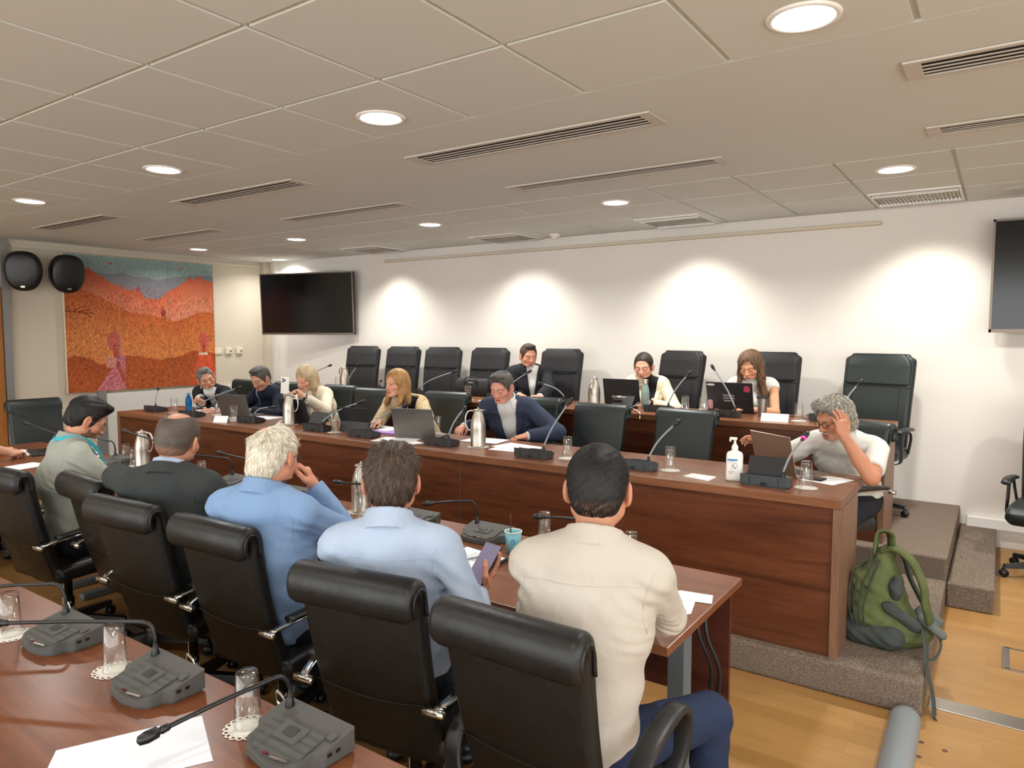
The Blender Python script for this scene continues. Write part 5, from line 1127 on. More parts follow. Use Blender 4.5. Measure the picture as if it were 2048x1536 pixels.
    if beard:
        m_ = hm & (y > .0) & (z < -.038-.25*np.maximum(0, .05-np.abs(x))*0) & (z > -.118) & (np.abs(x) < .068) & ~((np.abs(x) < .024) & (z > -.079) & (z < -.058)) & ~((np.abs(x) > .03) & (z > -.05) & (y > .035)); blend(m_, hc*.8+sk*.1, beard)
    if face and face.get('moustache'): m_ = hm & (y > .07) & (np.abs(x) < .03) & (z > -.062) & (z < -.043); blend(m_, rgb(*face['moustache']), .8)
    lc = lips or (skin[0]*.86, skin[1]*.62, skin[2]*.60); m_ = hm & (y > .072) & (((x/.024)**2+((z+.068)/.0105)**2) < 1); blend(m_, rgb(*lc), .75)
    m_ = hm & (y > .07) & (np.abs(x) < .021) & (np.abs(z+.0675) < .0016); blend(m_, rgb(70, 30, 28), .7)
    bc = hc*.7+sk*.12 if hair[1] not in ('white', 'blonde', 'gold', 'silver') else hc*.5+sk*.35
    for q in (-1, 1):
        xx = x*q; zb_ = .020-.18*np.maximum(0, xx-.034); m_ = hm & (y > .05) & (xx > .011) & (xx < .050) & (np.abs(z-zb_) < (.0042 if not fem else .003)); blend(m_, bc, .8)
        if eyes == 'open':
            m_ = hm & (y > .06) & ((((xx-.031)/.0110)**2+((z+.004)/.0042)**2) < 1); blend(m_, rgb(196, 184, 174), .8); m_ = hm & (y > .06) & ((((xx-.031)**2+(z+.004)**2)) < .0048**2); blend(m_, rgb(50, 34, 26), 1)
            m_ = hm & (y > .06) & (np.abs(xx-.031) < .0145) & (np.abs(z-.0018) < .0016); blend(m_, rgb(44, 28, 24), .85)
        else: m_ = hm & (y > .06) & (np.abs(xx-.031) < .0145) & (np.abs(z+.0085-.12*(np.abs(xx-.031))) < .0022); blend(m_, rgb(50, 32, 28), .8)
    if hair[0] in ('bald', 'thin', 'buzz', 'fringe', 'short', 'crop', 'slick', 'full', 'curly', 'pony'):
        m_ = hm & (y < .055) & (z > -.06) & ~((np.abs(x) > .074) & (z < .02)) & ~((hair[0] in ('bald',)) & (z > .07)); 
        if hair[0] != 'bald' and hair[0] != 'thin': blend(m_ & (z > -.01+.5*y), hc, .5)
    b_ = np_mesh('body', P, F, M['skin'], root, col, base)
    # hair
    Hp = hair_prims(hair[0], H, A, s, HF)
    amp = dict(full=.0030, slick=.0020, wavy=.0055, curly=.0060, long=.0022, bob=.0032, thin=.0030, pony=.0012).get(hair[0], .0010)
    def hpost(D, X, Y, Z):
        u = ((X-H[0])*A[0][0]+(Y-H[1])*A[0][1]+(Z-H[2])*A[0][2])/s; v = ((X-H[0])*A[1][0]+(Y-H[1])*A[1][1]+(Z-H[2])*A[1][2])/s; t = ((X-H[0])*A[2][0]+(Y-H[1])*A[2][1]+(Z-H[2])*A[2][2])/s
        if hair[0] in ('long', 'wavy', 'bob'): ang = np.arctan2(u, v+.03); return D+amp*np.sin(ang*34+3*np.sin(t*(26 if hair[0] == 'wavy' else 9))+2*np.sin(t*40*(hair[0] == 'wavy')))*np.clip((.12-t)*8, .2, 1)+amp*.7*snoise(u, v, t*.3, 90, 3)
        if hair[0] in ('slick', 'full'): return D+amp*np.sin(u*230+4*np.sin(v*22)+2*np.sin(t*30))*.8+amp*.8*snoise(u, v*.5, t, 100, 4)
        return D+amp*snoise(u, v, t, 150, 5)
    fh = 1.0 if hair[0] not in ('long', 'wavy', 'bob') else 1.3
    P4, F4 = field_mesh(Hp, hf*fh, hpost)
    hv = (.75+.35*np.random.default_rng(3).random(len(P4)))[:, None]*(1+.25*snoise(P4[:, 0], P4[:, 1], P4[:, 2], 60, 2))[:, None]; hcol = np.clip(hc*hv, 0, 1)
    if len(hair) > 2:                                                                          # darker roots or grey sides
        h2 = np.array(rgb(*HAIRC[hair[2]])); l4 = (P4-H) @ A.T/s; tt = np.clip((l4[:, 2]+.0)/.09, 0, 1)[:, None]; hcol = hcol*(1-tt)+h2*hv*tt
    if hair[0] in ('short', 'crop', 'buzz', 'bald'):
        l4 = (P4-H) @ A.T/s; tt = np.clip((-.020-l4[:, 2])/.055, 0, .35)[:, None]; hcol = hcol*(1-tt)+sk*.8*tt
    if strandn:
        N4 = vnormals(P4, F4); l4 = (P4-H) @ A.T/s; keep = ~((l4[:, 1] > .055) & (l4[:, 2] < .085)) if hair[0] in ('long', 'wavy', 'bob') else ~((np.abs(l4[:, 0]) > .055) & (np.abs(l4[:, 1]+.004) < .034) & (l4[:, 2] < .030)) & (l4[:, 2] > -.06)
        if hair[0] in ('bald', 'thin'): b0 = np.array((0, -.02, .138) if hair[0] == 'bald' else (-.024, -.048, .114)); keep &= (((l4-b0)/np.array((.060, .105, .064) if hair[0] == 'bald' else (.050, .062, .056)))**2).sum(1) > 1
        dn = -np.array([0, 0, 1.])
        def flow(p):
            l = (p-H) @ A.T/s
            if hair[0] in ('long', 'wavy', 'bob'): v = np.stack([l[:, 0]*3*(l[:, 2] > .05), .15+0*l[:, 0], -1-0*l[:, 0]], 1)
            elif hair[0] in ('slick',): v = np.stack([l[:, 0]*.5, np.where(l[:, 2] > .05, -1, -.5), np.where(l[:, 2] > .05, 0, -.8)], 1)
            elif hair[0] == 'pony': v = np.stack([-l[:, 0], -1+0*l[:, 0], -.2+0*l[:, 0]], 1)
            else:
                c0_ = np.array([0.012, -.055, .10]); v = l-c0_; v[:, 1] += np.where(l[:, 2] > .07, .03, 0); v[:, 2] -= .02; v = v+np.stack([-v[:, 1], v[:, 0], 0*v[:, 0]], 1)*.35*np.exp(-(np.linalg.norm(v, axis=1)/.06)**2)[:, None]
            v /= np.linalg.norm(v, axis=1)[:, None]+1e-9; return v @ A
        ln = dict(full=.030, slick=.022, wavy=.06, long=.07, bob=.045, curly=.026, thin=.030, short=.020, crop=.016, bald=.010, buzz=.006, fringe=.010, pony=.04).get(hair[0], .015); rd = dict(crop=.0015, buzz=.0008, bald=.0009, short=.0017, fringe=.0009).get(hair[0], .0016)
        V5, F5, rr = strands(P4, N4, strandn, flow, H, ln*s, rd, 4, lift=dict(curly=.9, crop=.45, full=.40, thin=.35, short=.45, bald=.3).get(hair[0], .10), keep=keep)
        c5 = hc*(.6+.9*rr)[:, None]
        if len(hair) > 2: l5 = (V5-H) @ A.T/s; tt = np.clip((l5[:, 2]+.0)/.09, 0, 1)[:, None]; c5 = c5*(1-tt)+h2*(.6+.9*rr)[:, None]*tt
        if hair[1] in ('grey', 'darkgrey', 'silver', 'brown'): c5 = np.where((rr > .8)[:, None], c5*1.6, c5)
        F4 = np.concatenate([F4, F5+len(P4)]); P4 = np.concatenate([P4, V5]); hcol = np.clip(np.concatenate([hcol, c5]), 0, 1)
    np_mesh('hair', P4, F4, M['hair'], root, hcol, base)
    # clothes
    tp = top or {}
    def foldpost(amp, seed, jacket=None, extra=None):
        def f(D, X, Y, Z):
            x, y, z = X-Pv[0], Y-Pv[1], Z-Pv[2]; r_ = x*Rt[0]+y*Rt[1]; t = x*U[0]+y*U[1]+z*U[2]; f_ = x*Ft[0]+y*Ft[1]+z*Ft[2]
            D = D+amp*.9*snoise(r_, f_, t*.8, 16, seed)*np.clip((1.0-t/L_)*7, 0, 1)+amp*.60*np.sin(t*52+5*np.sin(r_*7+f_*5+seed)+3*np.sin(f_*9))*np.clip(1.15-t/L_*1.35, .05, 1)*np.clip(1.6*snoise(r_, f_, t, 9, seed+5)+.15, 0, 1)
            D = D+amp*.28*np.sin((t*.6+np.abs(r_)*.8)*95+5*np.sin(f_*12+t*8+seed))*np.exp(-((t/L_-.72)/.16)**2)*np.clip(np.abs(r_)*7, 0, 1)
            D = D+amp*.30*np.exp(-((np.abs(r_)-.165*bw)/.05)**2)*np.exp(-((t/L_-.68)/.13)**2)*np.sin(t*150+np.abs(r_)*55+2*np.sin(t*23+seed+r_*4))
            for nm, ar in arms.items():
                S_, E_, W = ar[1], ar[2], ar[3]; d2 = (X-E_[0])**2+(Y-E_[1])**2+(Z-E_[2])**2; u = nrm(W-E_)+nrm(E_-S_)*.6; al = (X-E_[0])*u[0]+(Y-E_[1])*u[1]+(Z-E_[2])*u[2]
                D = D+amp*.45*np.exp(-d2/.0095)*np.sin(al*120+3*np.sin((X+Y+Z)*30))
                d2 = (X-S_[0])**2+(Y-S_[1])**2+(Z-S_[2]+.06)**2; al = (Z-S_[2])+.5*r_; D = D+amp*.6*np.exp(-d2/.007)*np.sin(al*120+3*np.sin(f_*25))
            if extra is not None: D = extra(D, X, Y, Z)
            return D.astype(np.float32)
        return f
    def sleeves(o, frac, cuff=0):
        L = []
        for nm, (q, S_, E_, W, fd, pn, ex, sd, tips) in arms.items():
            fr_ = frac[nm] if isinstance(frac, dict) else frac; g = (.86 if fem else bulk**.3)
            if fr_ <= 0: continue
            if fr_ <= .5: e = S_+(E_-S_)*fr_*2; L.append(Cap(S_, e+(e-S_)*.3, .052*s*g+o, (.050*s*g+o*1.7), .02, cut=(e, nrm(e-S_))))
            else:
                e = E_+(W-E_)*(fr_-.5)*2; L += [Cap(S_, E_, .050*s*g+o, .044*s*g+o, .025), Cap(E_, e+(e-E_)*.25, .044*s*g+o, .031*s*g+o, .02, cut=(e, nrm(e-E_)))]
                if cuff: L.append(Cap(e-nrm(e-E_)*.055, e+(e-E_)*.2, .0335*s*g+o, .0335*s*g+o, .004, cut=(e, nrm(e-E_))))
        return L
    def collar(R0, h0, h1, th=.0035, slope=.25, gap=.35, lift=0):
        na = nrm(H-.03*A[1]-.05*A[2]-N); c = N+na*h0; fA = nrm(Fw*.6+A[1]*.4)
        def f(X, Y, Z):
            x, y, z = X-c[0], Y-c[1], Z-c[2]; t = x*na[0]+y*na[1]+z*na[2]; fx = x-t*na[0]; fy = y-t*na[1]; fz_ = z-t*na[2]; rad = np.sqrt(fx**2+fy**2+fz_**2); fr_ = (fx*fA[0]+fy*fA[1]+fz_*fA[2])/(rad+1e-6)
            hh = (h1-h0)*(1-.30*np.clip(fr_, 0, 1)); d = np.maximum(np.abs(rad-(R0+slope*(hh-t)*.6))-th, np.maximum(-t-.02, t-hh)); return np.maximum(d, (fr_-(1-gap))*.05)
        return Fn(f, c-.12, c+.12, .006)
    hem = tp.get('hem', 0); hc_ = Pv-U*.06; hemcut = None
    def mk_top(name, o, spec, parent, extra=None, h=.0052):
        L = torso(o)+sleeves(o, spec.get('sleeve', 1.0), spec.get('cuff', 0))
        if spec.get('collar'): L.append(collar(*spec['collar']))
        if spec.get('belly'): L.append(Ell(Wst+Ft*.07-U*.02, np.array((.15, .13, .13))*spec['belly'], Bf, .04))
        m_ = spec['mat']; 
        P_, F_ = field_mesh(L, spec.get('h', h), foldpost(spec.get('fold', .004), spec.get('seed', 1), extra=extra)); return np_mesh(name, P_, F_, m_, parent, None, base)
    nk = N+Ft*.055*s
    def vopen(zb, w0, w1, lap=True, neckr=.066):
        vb = Pv+U*(L_*zb)
        def ex(D, X, Y, Z):
            x, y, z = X-vb[0], Y-vb[1], Z-vb[2]; r_ = np.abs(x*Rt[0]+y*Rt[1]); t = x*U[0]+y*U[1]+z*U[2]; f_ = x*Ft[0]+y*Ft[1]+z*Ft[2]; T_ = L_*(1-zb)
            wd = w0+(w1-w0)*np.clip(t/T_, 0, 1.2); edge = r_-wd
            if lap: m_ = (f_ > .02) & (edge > -.002) & (edge < .012+.055*np.clip(t/T_, 0, 1)) & (t > -.02) & (t < T_*.93); D = D-np.where(m_, .0075, 0)
            cut = np.maximum(edge, np.maximum(-t, -f_-.0)); D = np.maximum(D, -cut)
            cn = np.sqrt((X-N[0])**2+(Y-N[1])**2+((Z-N[2])*.5)**2)-neckr; return np.maximum(D, -np.maximum(cn, -(t-T_*.95)))
        return ex
    if 'inner' in tp: mk_top(tp['inner'].get('name', 'shirt'), .000, tp['inner'], root)
    if 'mat' in tp: mk_top(tp.get('name', 'shirt'), tp.get('off', .003), tp, root, vopen(*tp['v']) if tp.get('v') else None)
    def seam(oname, pts, r=.0011, mat=None, front=-1):
        ob = [c for c in root.children if c.name.split('.')[0] == oname][0]; out = []
        for (r_, t_) in pts:
            o_ = Vector(Pv+Rt*r_+U*(t_*L_)+Ft*front*.6-base); hit, lc_, nn_, _ = ob.ray_cast(o_, Vector(-Ft*front))
            if hit: out.append(lc_+nn_*.0002)
        if len(out) > 3: MB().tube(out, r, 5).make('stitched_seam', mat or ob.data.materials[0], ob)
    # legs
    if legs:
        tl = []; sh = []; km = M['cl_%d_%d_%d' % trousers] if ('cl_%d_%d_%d' % trousers) in M else M.setdefault('cl_%d_%d_%d' % trousers, cloth('trouser_cloth', trousers))
        for q, nm in ((1, 'R'), (-1, 'L')):
            hj = Pv+Rt*q*.09-Up*.045; kn = np.array([*(hj+Fw*.40+Rt*q*.05)[:2], fz+seat+.02]); 
            if knees and nm in knees: kn = np.array(knees[nm], float)
            an = np.array([*(kn+Fw*.02)[:2], fz+.095]); tl += [Cap(hj, kn, .088*bulk**.5, .066, .03), Cap(kn, an, .064, .048, .02, cut=(an-Up*0+np.array([0, 0, -.01]), np.array([0, 0, -1.])))]
            Q, G = field_mesh([Cap(an-Up*.01, an-Up*.05, .036, .036, .01), Cap(np.array([*(an-Fw*.03)[:2], fz+.034]), np.array([*(an+Fw*.13)[:2], fz+.030]), .036, .030, .02, lat=Rt, ratio=.8)], .006, lambda D, X, Y, Z: np.maximum(D, fz+.003-Z).astype(np.float32)); np_mesh('shoe', Q, G, M['black'], root, None, base)
        tl += [Cap(Pv-Up*.02-Rt*.06, Pv-Up*.02+Rt*.06, .115, .115, .03)]
        Q, G = field_mesh(tl, .008, lambda D, X, Y, Z: (D+.0035*snoise(X, Y, Z, 26, 9)+.0015*np.sin((X*Fw[0]+Y*Fw[1]+Z)*90)).astype(np.float32)); np_mesh('trousers', Q, G, km, root, None, base)
    info = dict(seam=seam, root=root, base=base, H=H, A=A, HF=HF, arms=arms, N=N, U=U, Ft=Ft, Rt=Rt, Pv=Pv, C=C, s=s, L=L_); print('PERSON', label[:40], 'spine %.2f' % L_, {k: round(float(np.linalg.norm(v[3]-v[1])), 2) for k, v in arms.items()}); return info
def glasses(I, col='black', lens=True, up=0, y0=.098, name='glasses', thick=.0018):
    H, A, HF, s, root, base = I['H'], I['A'], I['HF'], I['s'], I['root'], I['base']; b = MB()
    def pt(x, y, z): return Vector(HF(x, y, z)-base)
    z0 = -.004+up; yy = y0-(.06 if up else 0)
    for q in (-1, 1):
        b.tube([pt(q*.032+.021*math.copysign(abs(math.cos(t))**.8, math.cos(t)), yy-.004-.05*abs(q*.032+.021*math.cos(t))**1.2, z0+.016*math.sin(t)) for t in [2*math.pi*k/18 for k in range(19)]], thick, 6)
        b.tube([pt(q*.054, yy-.012, z0+.006), pt(q*.076, .03, z0+.006), pt(q*.083, -.005, z0+.004), pt(q*.082, -.022, z0-.012)], thick*.8, 6)
    b.tube([pt(-.011, yy-.002, z0+.004), pt(.011, yy-.002, z0+.004)], thick, 6); b.make(name, M[col] if isinstance(col, str) else col, root)
# ================================================================== PEOPLE
def py(px, py_, Y): return np.array(PY(px, py_, Y))
def pz(px, py_, z): return np.array(PZ(px, py_, z))
CL = {k: cloth('cloth_'+k, c, r) for k, c, r in (('cream', (186, 177, 166), .75), ('lightblue', (168, 182, 204), .75), ('blue', (126, 154, 192), .75), ('charcoal', (54, 57, 57), .85), ('polo', (158, 160, 150), .85), ('black', (22, 24, 28), .85),
      ('navy', (26, 32, 48), .85), ('ivory', (222, 210, 186), .8), ('beige', (194, 172, 136), .85), ('slate', (50, 57, 76), .85), ('white', (218, 216, 208), .8), ('ink', (36, 36, 42), .85), ('offwhite', (228, 212, 182), .8), ('whiteshirt', (216, 214, 210), .75), ('greyshirt', (128, 134, 142), .8), ('blackknit', (20, 20, 22), .8))}
TABLE_HAND = dict(curl=.35)
CR, CF, CU = np.array(_r), np.array(_f), np.array(_u)
FWD = np.array([0., 1, 0]); DN = np.array([0., 0, -1])
# -- low table row, seen from behind
wm = person('person in a cream white shirt and navy trousers, black cropped hair, back to the viewer', (-.965, 1.72), 0, 16, (-.905, 1.735, 1.268), 20, 6, 0,
  hands={'R': ((-.93, 2.10, .795), (-.9, .35, 0), DN, TABLE_HAND), 'L': ((-1.20, 2.14, .775), (.5, .8, 0), DN, TABLE_HAND)}, skin=(190, 134, 106), hair=('crop', 'black'), bulk=1.14, shoulder=.172,
  top=dict(mat=CL['cream'], collar=(.071, .0, .034, .004, .12, .10), sleeve=1.0, cuff=1, fold=.0060, seed=3, h=.0046), trousers=(34, 44, 70), elbows={'R': (.75, .2, -.75), 'L': (-.6, .1, -.8)}, fine=.0026, knees={'R': (-.70, 2.10, .52), 'L': (-1.16, 2.12, .50)}, strandn=9000)
lb = person('person in a pale blue shirt with brown hair holding a phone in the right hand', (-1.60, 1.70), 0, 30, (-1.625, 1.665, 1.215), 40, 6, 0,
  hands={'R': (py(952, 1182, 1.84), nrm(.45*CR+.75*CU+.4*CF), nrm(-.45*CR-.65*CF+.55*CU), dict(curls=[.24, .13, .13, .15], press=True)), 'L': ((-1.86, 2.10, .775), (.5, .8, 0), DN, TABLE_HAND)}, skin=(196, 134, 108), hair=('full', 'brown'), bulk=1.04,
  top=dict(mat=CL['lightblue'], collar=(.069, .0, .046, .0055, .35, .12), sleeve={'R': .97, 'L': 1.0}, cuff=1, fold=.0062, seed=5, h=.0048), elbows={'R': (.6, -.1, -.8), 'L': (-.6, .1, -.8)}, fine=.0026, strandn=9000)
bm = person('person in a blue shirt with white hair and brown glasses, hand at the mouth', (-2.40, 1.80), 0, 18, (-2.325, 1.74, 1.215), 12, 12, -4,
  hands={'R': ((-2.29, 1.90, 1.07), (-.25, -.25, .95), (-.55, -.75, .1), dict(curl=.6)), 'L': ((-2.66, 2.16, .775), (.5, .8, 0), DN, TABLE_HAND)}, skin=(206, 142, 112), hair=('thin', 'white'), bulk=1.24,
  top=dict(mat=CL['blue'], collar=(.075, .0, .040, .005, .3, .12), sleeve=1.0, cuff=1, fold=.0062, seed=7, h=.0052), elbows={'R': (.35, .75, -.9), 'L': (-.6, .1, -.8)}, fine=.0028, strandn=9000)
bald = person('person in a charcoal jacket with a balding crown, elbow over the empty chair', (-3.02, 1.82), 0, 26, (-2.985, 1.735, 1.225), 26, 8, 6,
  hands={'L': ((-3.44, 1.90, .93), (-.1, .6, -.7), DN, TABLE_HAND), 'R': ((-2.80, 2.15, .775), (-.5, .8, 0), DN, TABLE_HAND)}, skin=(200, 142, 114), hair=('bald', 'buzz'), bulk=1.12,
  top=dict(name='jacket', mat=CL['charcoal'], off=.014, collar=(.079, -.008, .024, .008, .3, .15), v=(.42, .0, .05, False), sleeve=.97, fold=.0036, seed=9, inner=dict(mat=CL['lightblue'], collar=(.068, .0, .046, .004, .2, .15), sleeve=1.0)), elbows={'L': (-1, -.35, .25), 'R': (.6, .1, -.8)}, fine=.0030, strandn=7000)
polo = person('person in a light grey polo with a teal lanyard and black beard, head bent low', (-4.29, 1.84), 0, -8, (-4.19, 1.905, 1.215), -18, 32, 0,
  hands={'R': ((-3.93, 2.19, .775), (-.4, .9, 0), DN, TABLE_HAND), 'L': ((-4.35, 2.20, .775), (.4, .9, 0), DN, TABLE_HAND)}, skin=(196, 140, 112), hair=('slick', 'black'), bulk=1.06, beard=.75, hunch=.03,
  top=dict(name='polo_shirt', mat=CL['polo'], collar=(.070, -.002, .034, .004, .25, .3), sleeve=.42, fold=.0065, seed=11), trousers=(24, 24, 28), elbows={'R': (.55, -.3, -.8), 'L': (-.6, .1, -.8)}, fine=.0030, strandn=9000)
off = person('person outside the left edge, only a bare forearm and hand on the white paper show', (-6.22, 1.76), 0, 0, (-6.22, 1.86, 1.25), 0, 12, 0,
  hands={'R': ((-6.12, 2.24, .785), (-.6, .8, 0), DN, TABLE_HAND), 'L': ((-6.42, 2.26, .785), (.4, .9, 0), DN, TABLE_HAND)}, skin=(204, 152, 124), top=dict(mat=CL['polo'], sleeve=.4), fine=.004, strandn=500)
cc('black roll-top leather chair outside the left edge under the hidden person', -6.22, 1.50, 0)
# -- front desk row, facing the viewer
m1 = person('person with cropped grey hair in a black suit leaning over the left desk end', (-7.02, 4.78), H1, 196, py(412, 757, 4.38), 250, 10, 20,
  hands={'R': (py(404, 806, 4.12), (.1, -.6, .5), (.3, -.3, -.6), dict(curl=.9)), 'L': (py(424, 822, 4.08), (-.6, -.5, .1), DN, dict(curl=.6))}, skin=(196, 140, 112), hair=('short', 'grey'), bulk=1.12,
  top=dict(name='jacket', mat=CL['black'], off=.014, v=(.40, .0, .062), sleeve=.97, fold=.003, inner=dict(mat=CL['whiteshirt'], collar=(.068, .0, .046, .004, .45, .35))), elbows={'R': (-.8, .3, -.4), 'L': (.9, .2, -.4)}, eyes='open', strandn=4500)
m2 = person('person with dark grey hair in a navy suit and grey shirt, looking down at papers', (-6.28, 4.76), H1, 176, py(521, 757, 4.40), 188, 26, 0,
  hands={'R': ((-6.28, 4.12, .95), (.4, -.8, 0), DN, TABLE_HAND), 'L': ((-5.90, 4.14, .95), (-.5, -.8, 0), DN, TABLE_HAND)}, skin=(192, 140, 114), hair=('short', 'darkgrey'), bulk=1.08, beard=.25,
  top=dict(name='jacket', mat=CL['navy'], off=.014, v=(.40, .0, .062), sleeve=.97, fold=.003, inner=dict(mat=CL['greyshirt'], collar=(.068, .0, .046, .004, .45, .35))), elbows={'R': (-.7, .3, -.6), 'L': (.8, .3, -.6)}, strandn=4500)
ph = py(573, 768, 4.08)
w1 = person('person with long straight blonde hair in an ivory blazer holding a phone up', (-5.50, 4.76), H1, 184, py(612, 757, 4.40), 186, 20, -3, fem=True,
  hands={'R': (py(578, 803, 4.16), (-.05, -.25, .95), (.7, -.65, .1), dict(curls=[.9, .95, 1.0, 1.1], thumb=.8)), 'L': (py(607, 792, 4.14), (-.75, -.3, .55), (-.4, -.8, -.2), dict(curls=[.5, .8, .9, 1.0], thumb=.7))}, skin=(212, 160, 134), hair=('long', 'blonde'),
  top=dict(name='blazer', mat=CL['ivory'], off=.016, v=(.36, .0, .065), sleeve=.9, fold=.006, seed=4, inner=dict(name='blouse', mat=CL['whiteshirt'])), elbows={'R': (-.5, .2, -.9), 'L': (.7, .1, -.8)}, lips=(176, 96, 90), strandn=5000)
w2 = person('person with golden layered hair in a beige blazer over black, smiling to the left', (-4.18, 4.76), H1, 196, py(793, 768, 4.42), 172, -2, 2, fem=True,
  hands={'R': (py(757, 842, 4.12), (.1, -.9, -.2), DN, dict(curl=.5)), 'L': ((-3.70, 4.16, .95), (-.8, -.5, 0), DN, TABLE_HAND)}, skin=(208, 152, 122), hair=('bob', 'gold'),
  top=dict(name='blazer', mat=CL['beige'], off=.016, v=(.30, .015, .07), sleeve=.78, fold=.0065, seed=6, inner=dict(name='blouse', mat=CL['blackknit'])), elbows={'R': (-.7, .3, -.6), 'L': (1, .25, -.25)}, eyes='open', lips=(190, 100, 96), strandn=5000)
m3 = person('person with swept back grey hair in a slate navy blazer and open white shirt, reading', (-3.16, 4.76), H1, 194, py(1003, 775, 4.36), 186, 20, 0,
  hands={'R': (pz(926, 855, .952), (.3, -.8, .0), DN, dict(curl=.3)), 'L': (pz(1046, 874, .94)+np.array([0, .04, 0]), (-.6, -.7, -.1), DN, dict(curl=.4))}, skin=(204, 142, 120), hair=('short', 'darkgrey'), bulk=1.16,
  top=dict(name='blazer', mat=CL['slate'], off=.014, v=(.22, .025, .075), sleeve=.97, fold=.0042, seed=8, inner=dict(mat=CL['whiteshirt'], collar=(.072, -.004, .052, .005, .6, .4), fold=.005)), elbows={'R': (-.6, .4, -.6), 'L': (1, .3, -.5)}, strandn=5000)
el = pz(1690, 953, .945)
m4 = person('person in a white short sleeved shirt adjusting glasses, wavy silver hair and moustache', (-.73, 4.72), H1, 166, py(1668, 838, 4.33), 142, 17, 0,
  hands={'L': (py(1688, 872, 4.17), (-.22, -.02, .95), (-.72, .68, .1), dict(curls=[.35, .30, .30, .45], thumb=.2, spread=1.5)), 'R': (py(1530, 893, 4.20), (-.75, -.15, .40), (-.2, -.7, -.6), dict(curl=.45))}, skin=(190, 130, 100), hair=('curly', 'silver'), bulk=1.14,
  top=dict(mat=CL['white'], sleeve=.37, fold=.0075, seed=12, belly=.85, collar=(.072, -.006, .020, .005, .3, .3)), elbows={'L': (.45, -.75, -.9), 'R': (-.8, .2, -.7)}, beard=.15, face=dict(moustache=(160, 150, 140)), fine=.0028, strandn=6000)
# -- upper desk row
mS = person('person in a dark suit and white open shirt smiling, brown hair, on the upper platform', (-3.94, 6.20), H2, 202, py(1057, 712, 6.02), 234, 10, 0,
  hands={'R': ((-3.86, 5.74, 1.085), (.8, -.5, 0), DN, TABLE_HAND), 'L': ((-3.62, 5.72, 1.085), (-.8, -.4, 0), DN, TABLE_HAND)}, skin=(202, 144, 118), hair=('short', 'brown'), bulk=1.10,
  top=dict(name='jacket', mat=CL['ink'], off=.014, v=(.32, .01, .06), sleeve=.97, fold=.003, inner=dict(mat=CL['whiteshirt'], collar=(.068, .0, .046, .004, .5, .4))), elbows={'R': (-.8, .3, -.5), 'L': (.8, .5, -.5)}, eyes='open', strandn=4000)
wC = person('person with dark tied hair in a cream blazer over a black turtleneck at a laptop', (-2.60, 6.14), H2, 190, py(1287, 733, 5.96), 190, 14, 0, fem=True,
  hands={'R': ((-2.74, 5.74, 1.085), (.3, -.9, 0), DN, TABLE_HAND), 'L': ((-2.52, 5.78, 1.085), (-.6, -.7, 0), DN, TABLE_HAND)}, skin=(216, 158, 132), hair=('pony', 'darkbrown'),
  top=dict(name='blazer', mat=CL['offwhite'], off=.016, v=(.30, .02, .065), sleeve=.95, fold=.004, seed=2, inner=dict(name='turtleneck', mat=CL['blackknit'], collar=(.056, .0, .066, .004, .0, .0))), elbows={'R': (-.7, .3, -.6), 'L': (.9, .3, -.6)}, lips=(170, 90, 84), strandn=3500)
wL = person('person with long wavy chestnut hair in a white sleeveless top typing', (-1.70, 6.15), H2, 190, py(1500, 732, 5.97), 178, 22, 0, fem=True,
  hands={'R': ((-1.92, 5.76, 1.085), (.5, -.8, 0), DN, TABLE_HAND), 'L': ((-1.66, 5.72, 1.085), (-.8, -.5, 0), DN, TABLE_HAND)}, skin=(208, 150, 116), hair=('wavy', 'chestnut'), shoulder=.165,
  top=dict(name='sleeveless_top', mat=CL['white'], off=.004, sleeve=.06, fold=.003, seed=13), elbows={'R': (-.6, .3, -.6), 'L': (.9, .4, -.5)}, lips=(180, 100, 92), strandn=6000)
# -- stitched yoke and armhole seams on the shirts seen from behind
bpy.context.view_layer.update()
for I, nm, w_ in ((wm, 'shirt', .165), (lb, 'shirt', .15), (bm, 'shirt', .17)):
    I['seam'](nm, [(w_*1.05*(k/14-1), .865-.012*abs(k/14-1)**2) for k in range(29)])
    for q in (-1, 1): I['seam'](nm, [(q*(w_+.012-.018*math.sin(k/10*math.pi)), .93-.30*k/10) for k in range(11)])
I = bald; I['seam']('jacket', [(.0, .90-.7*k/12) for k in range(13)]); [I['seam']('jacket', [(q*(.168-.02*math.sin(k/10*math.pi)), .93-.30*k/10) for k in range(11)]) for q in (-1, 1)]
I = polo; [I['seam']('polo_shirt', [(q*(.160-.02*math.sin(k/10*math.pi)), .93-.30*k/10) for k in range(11)]) for q in (-1, 1)]
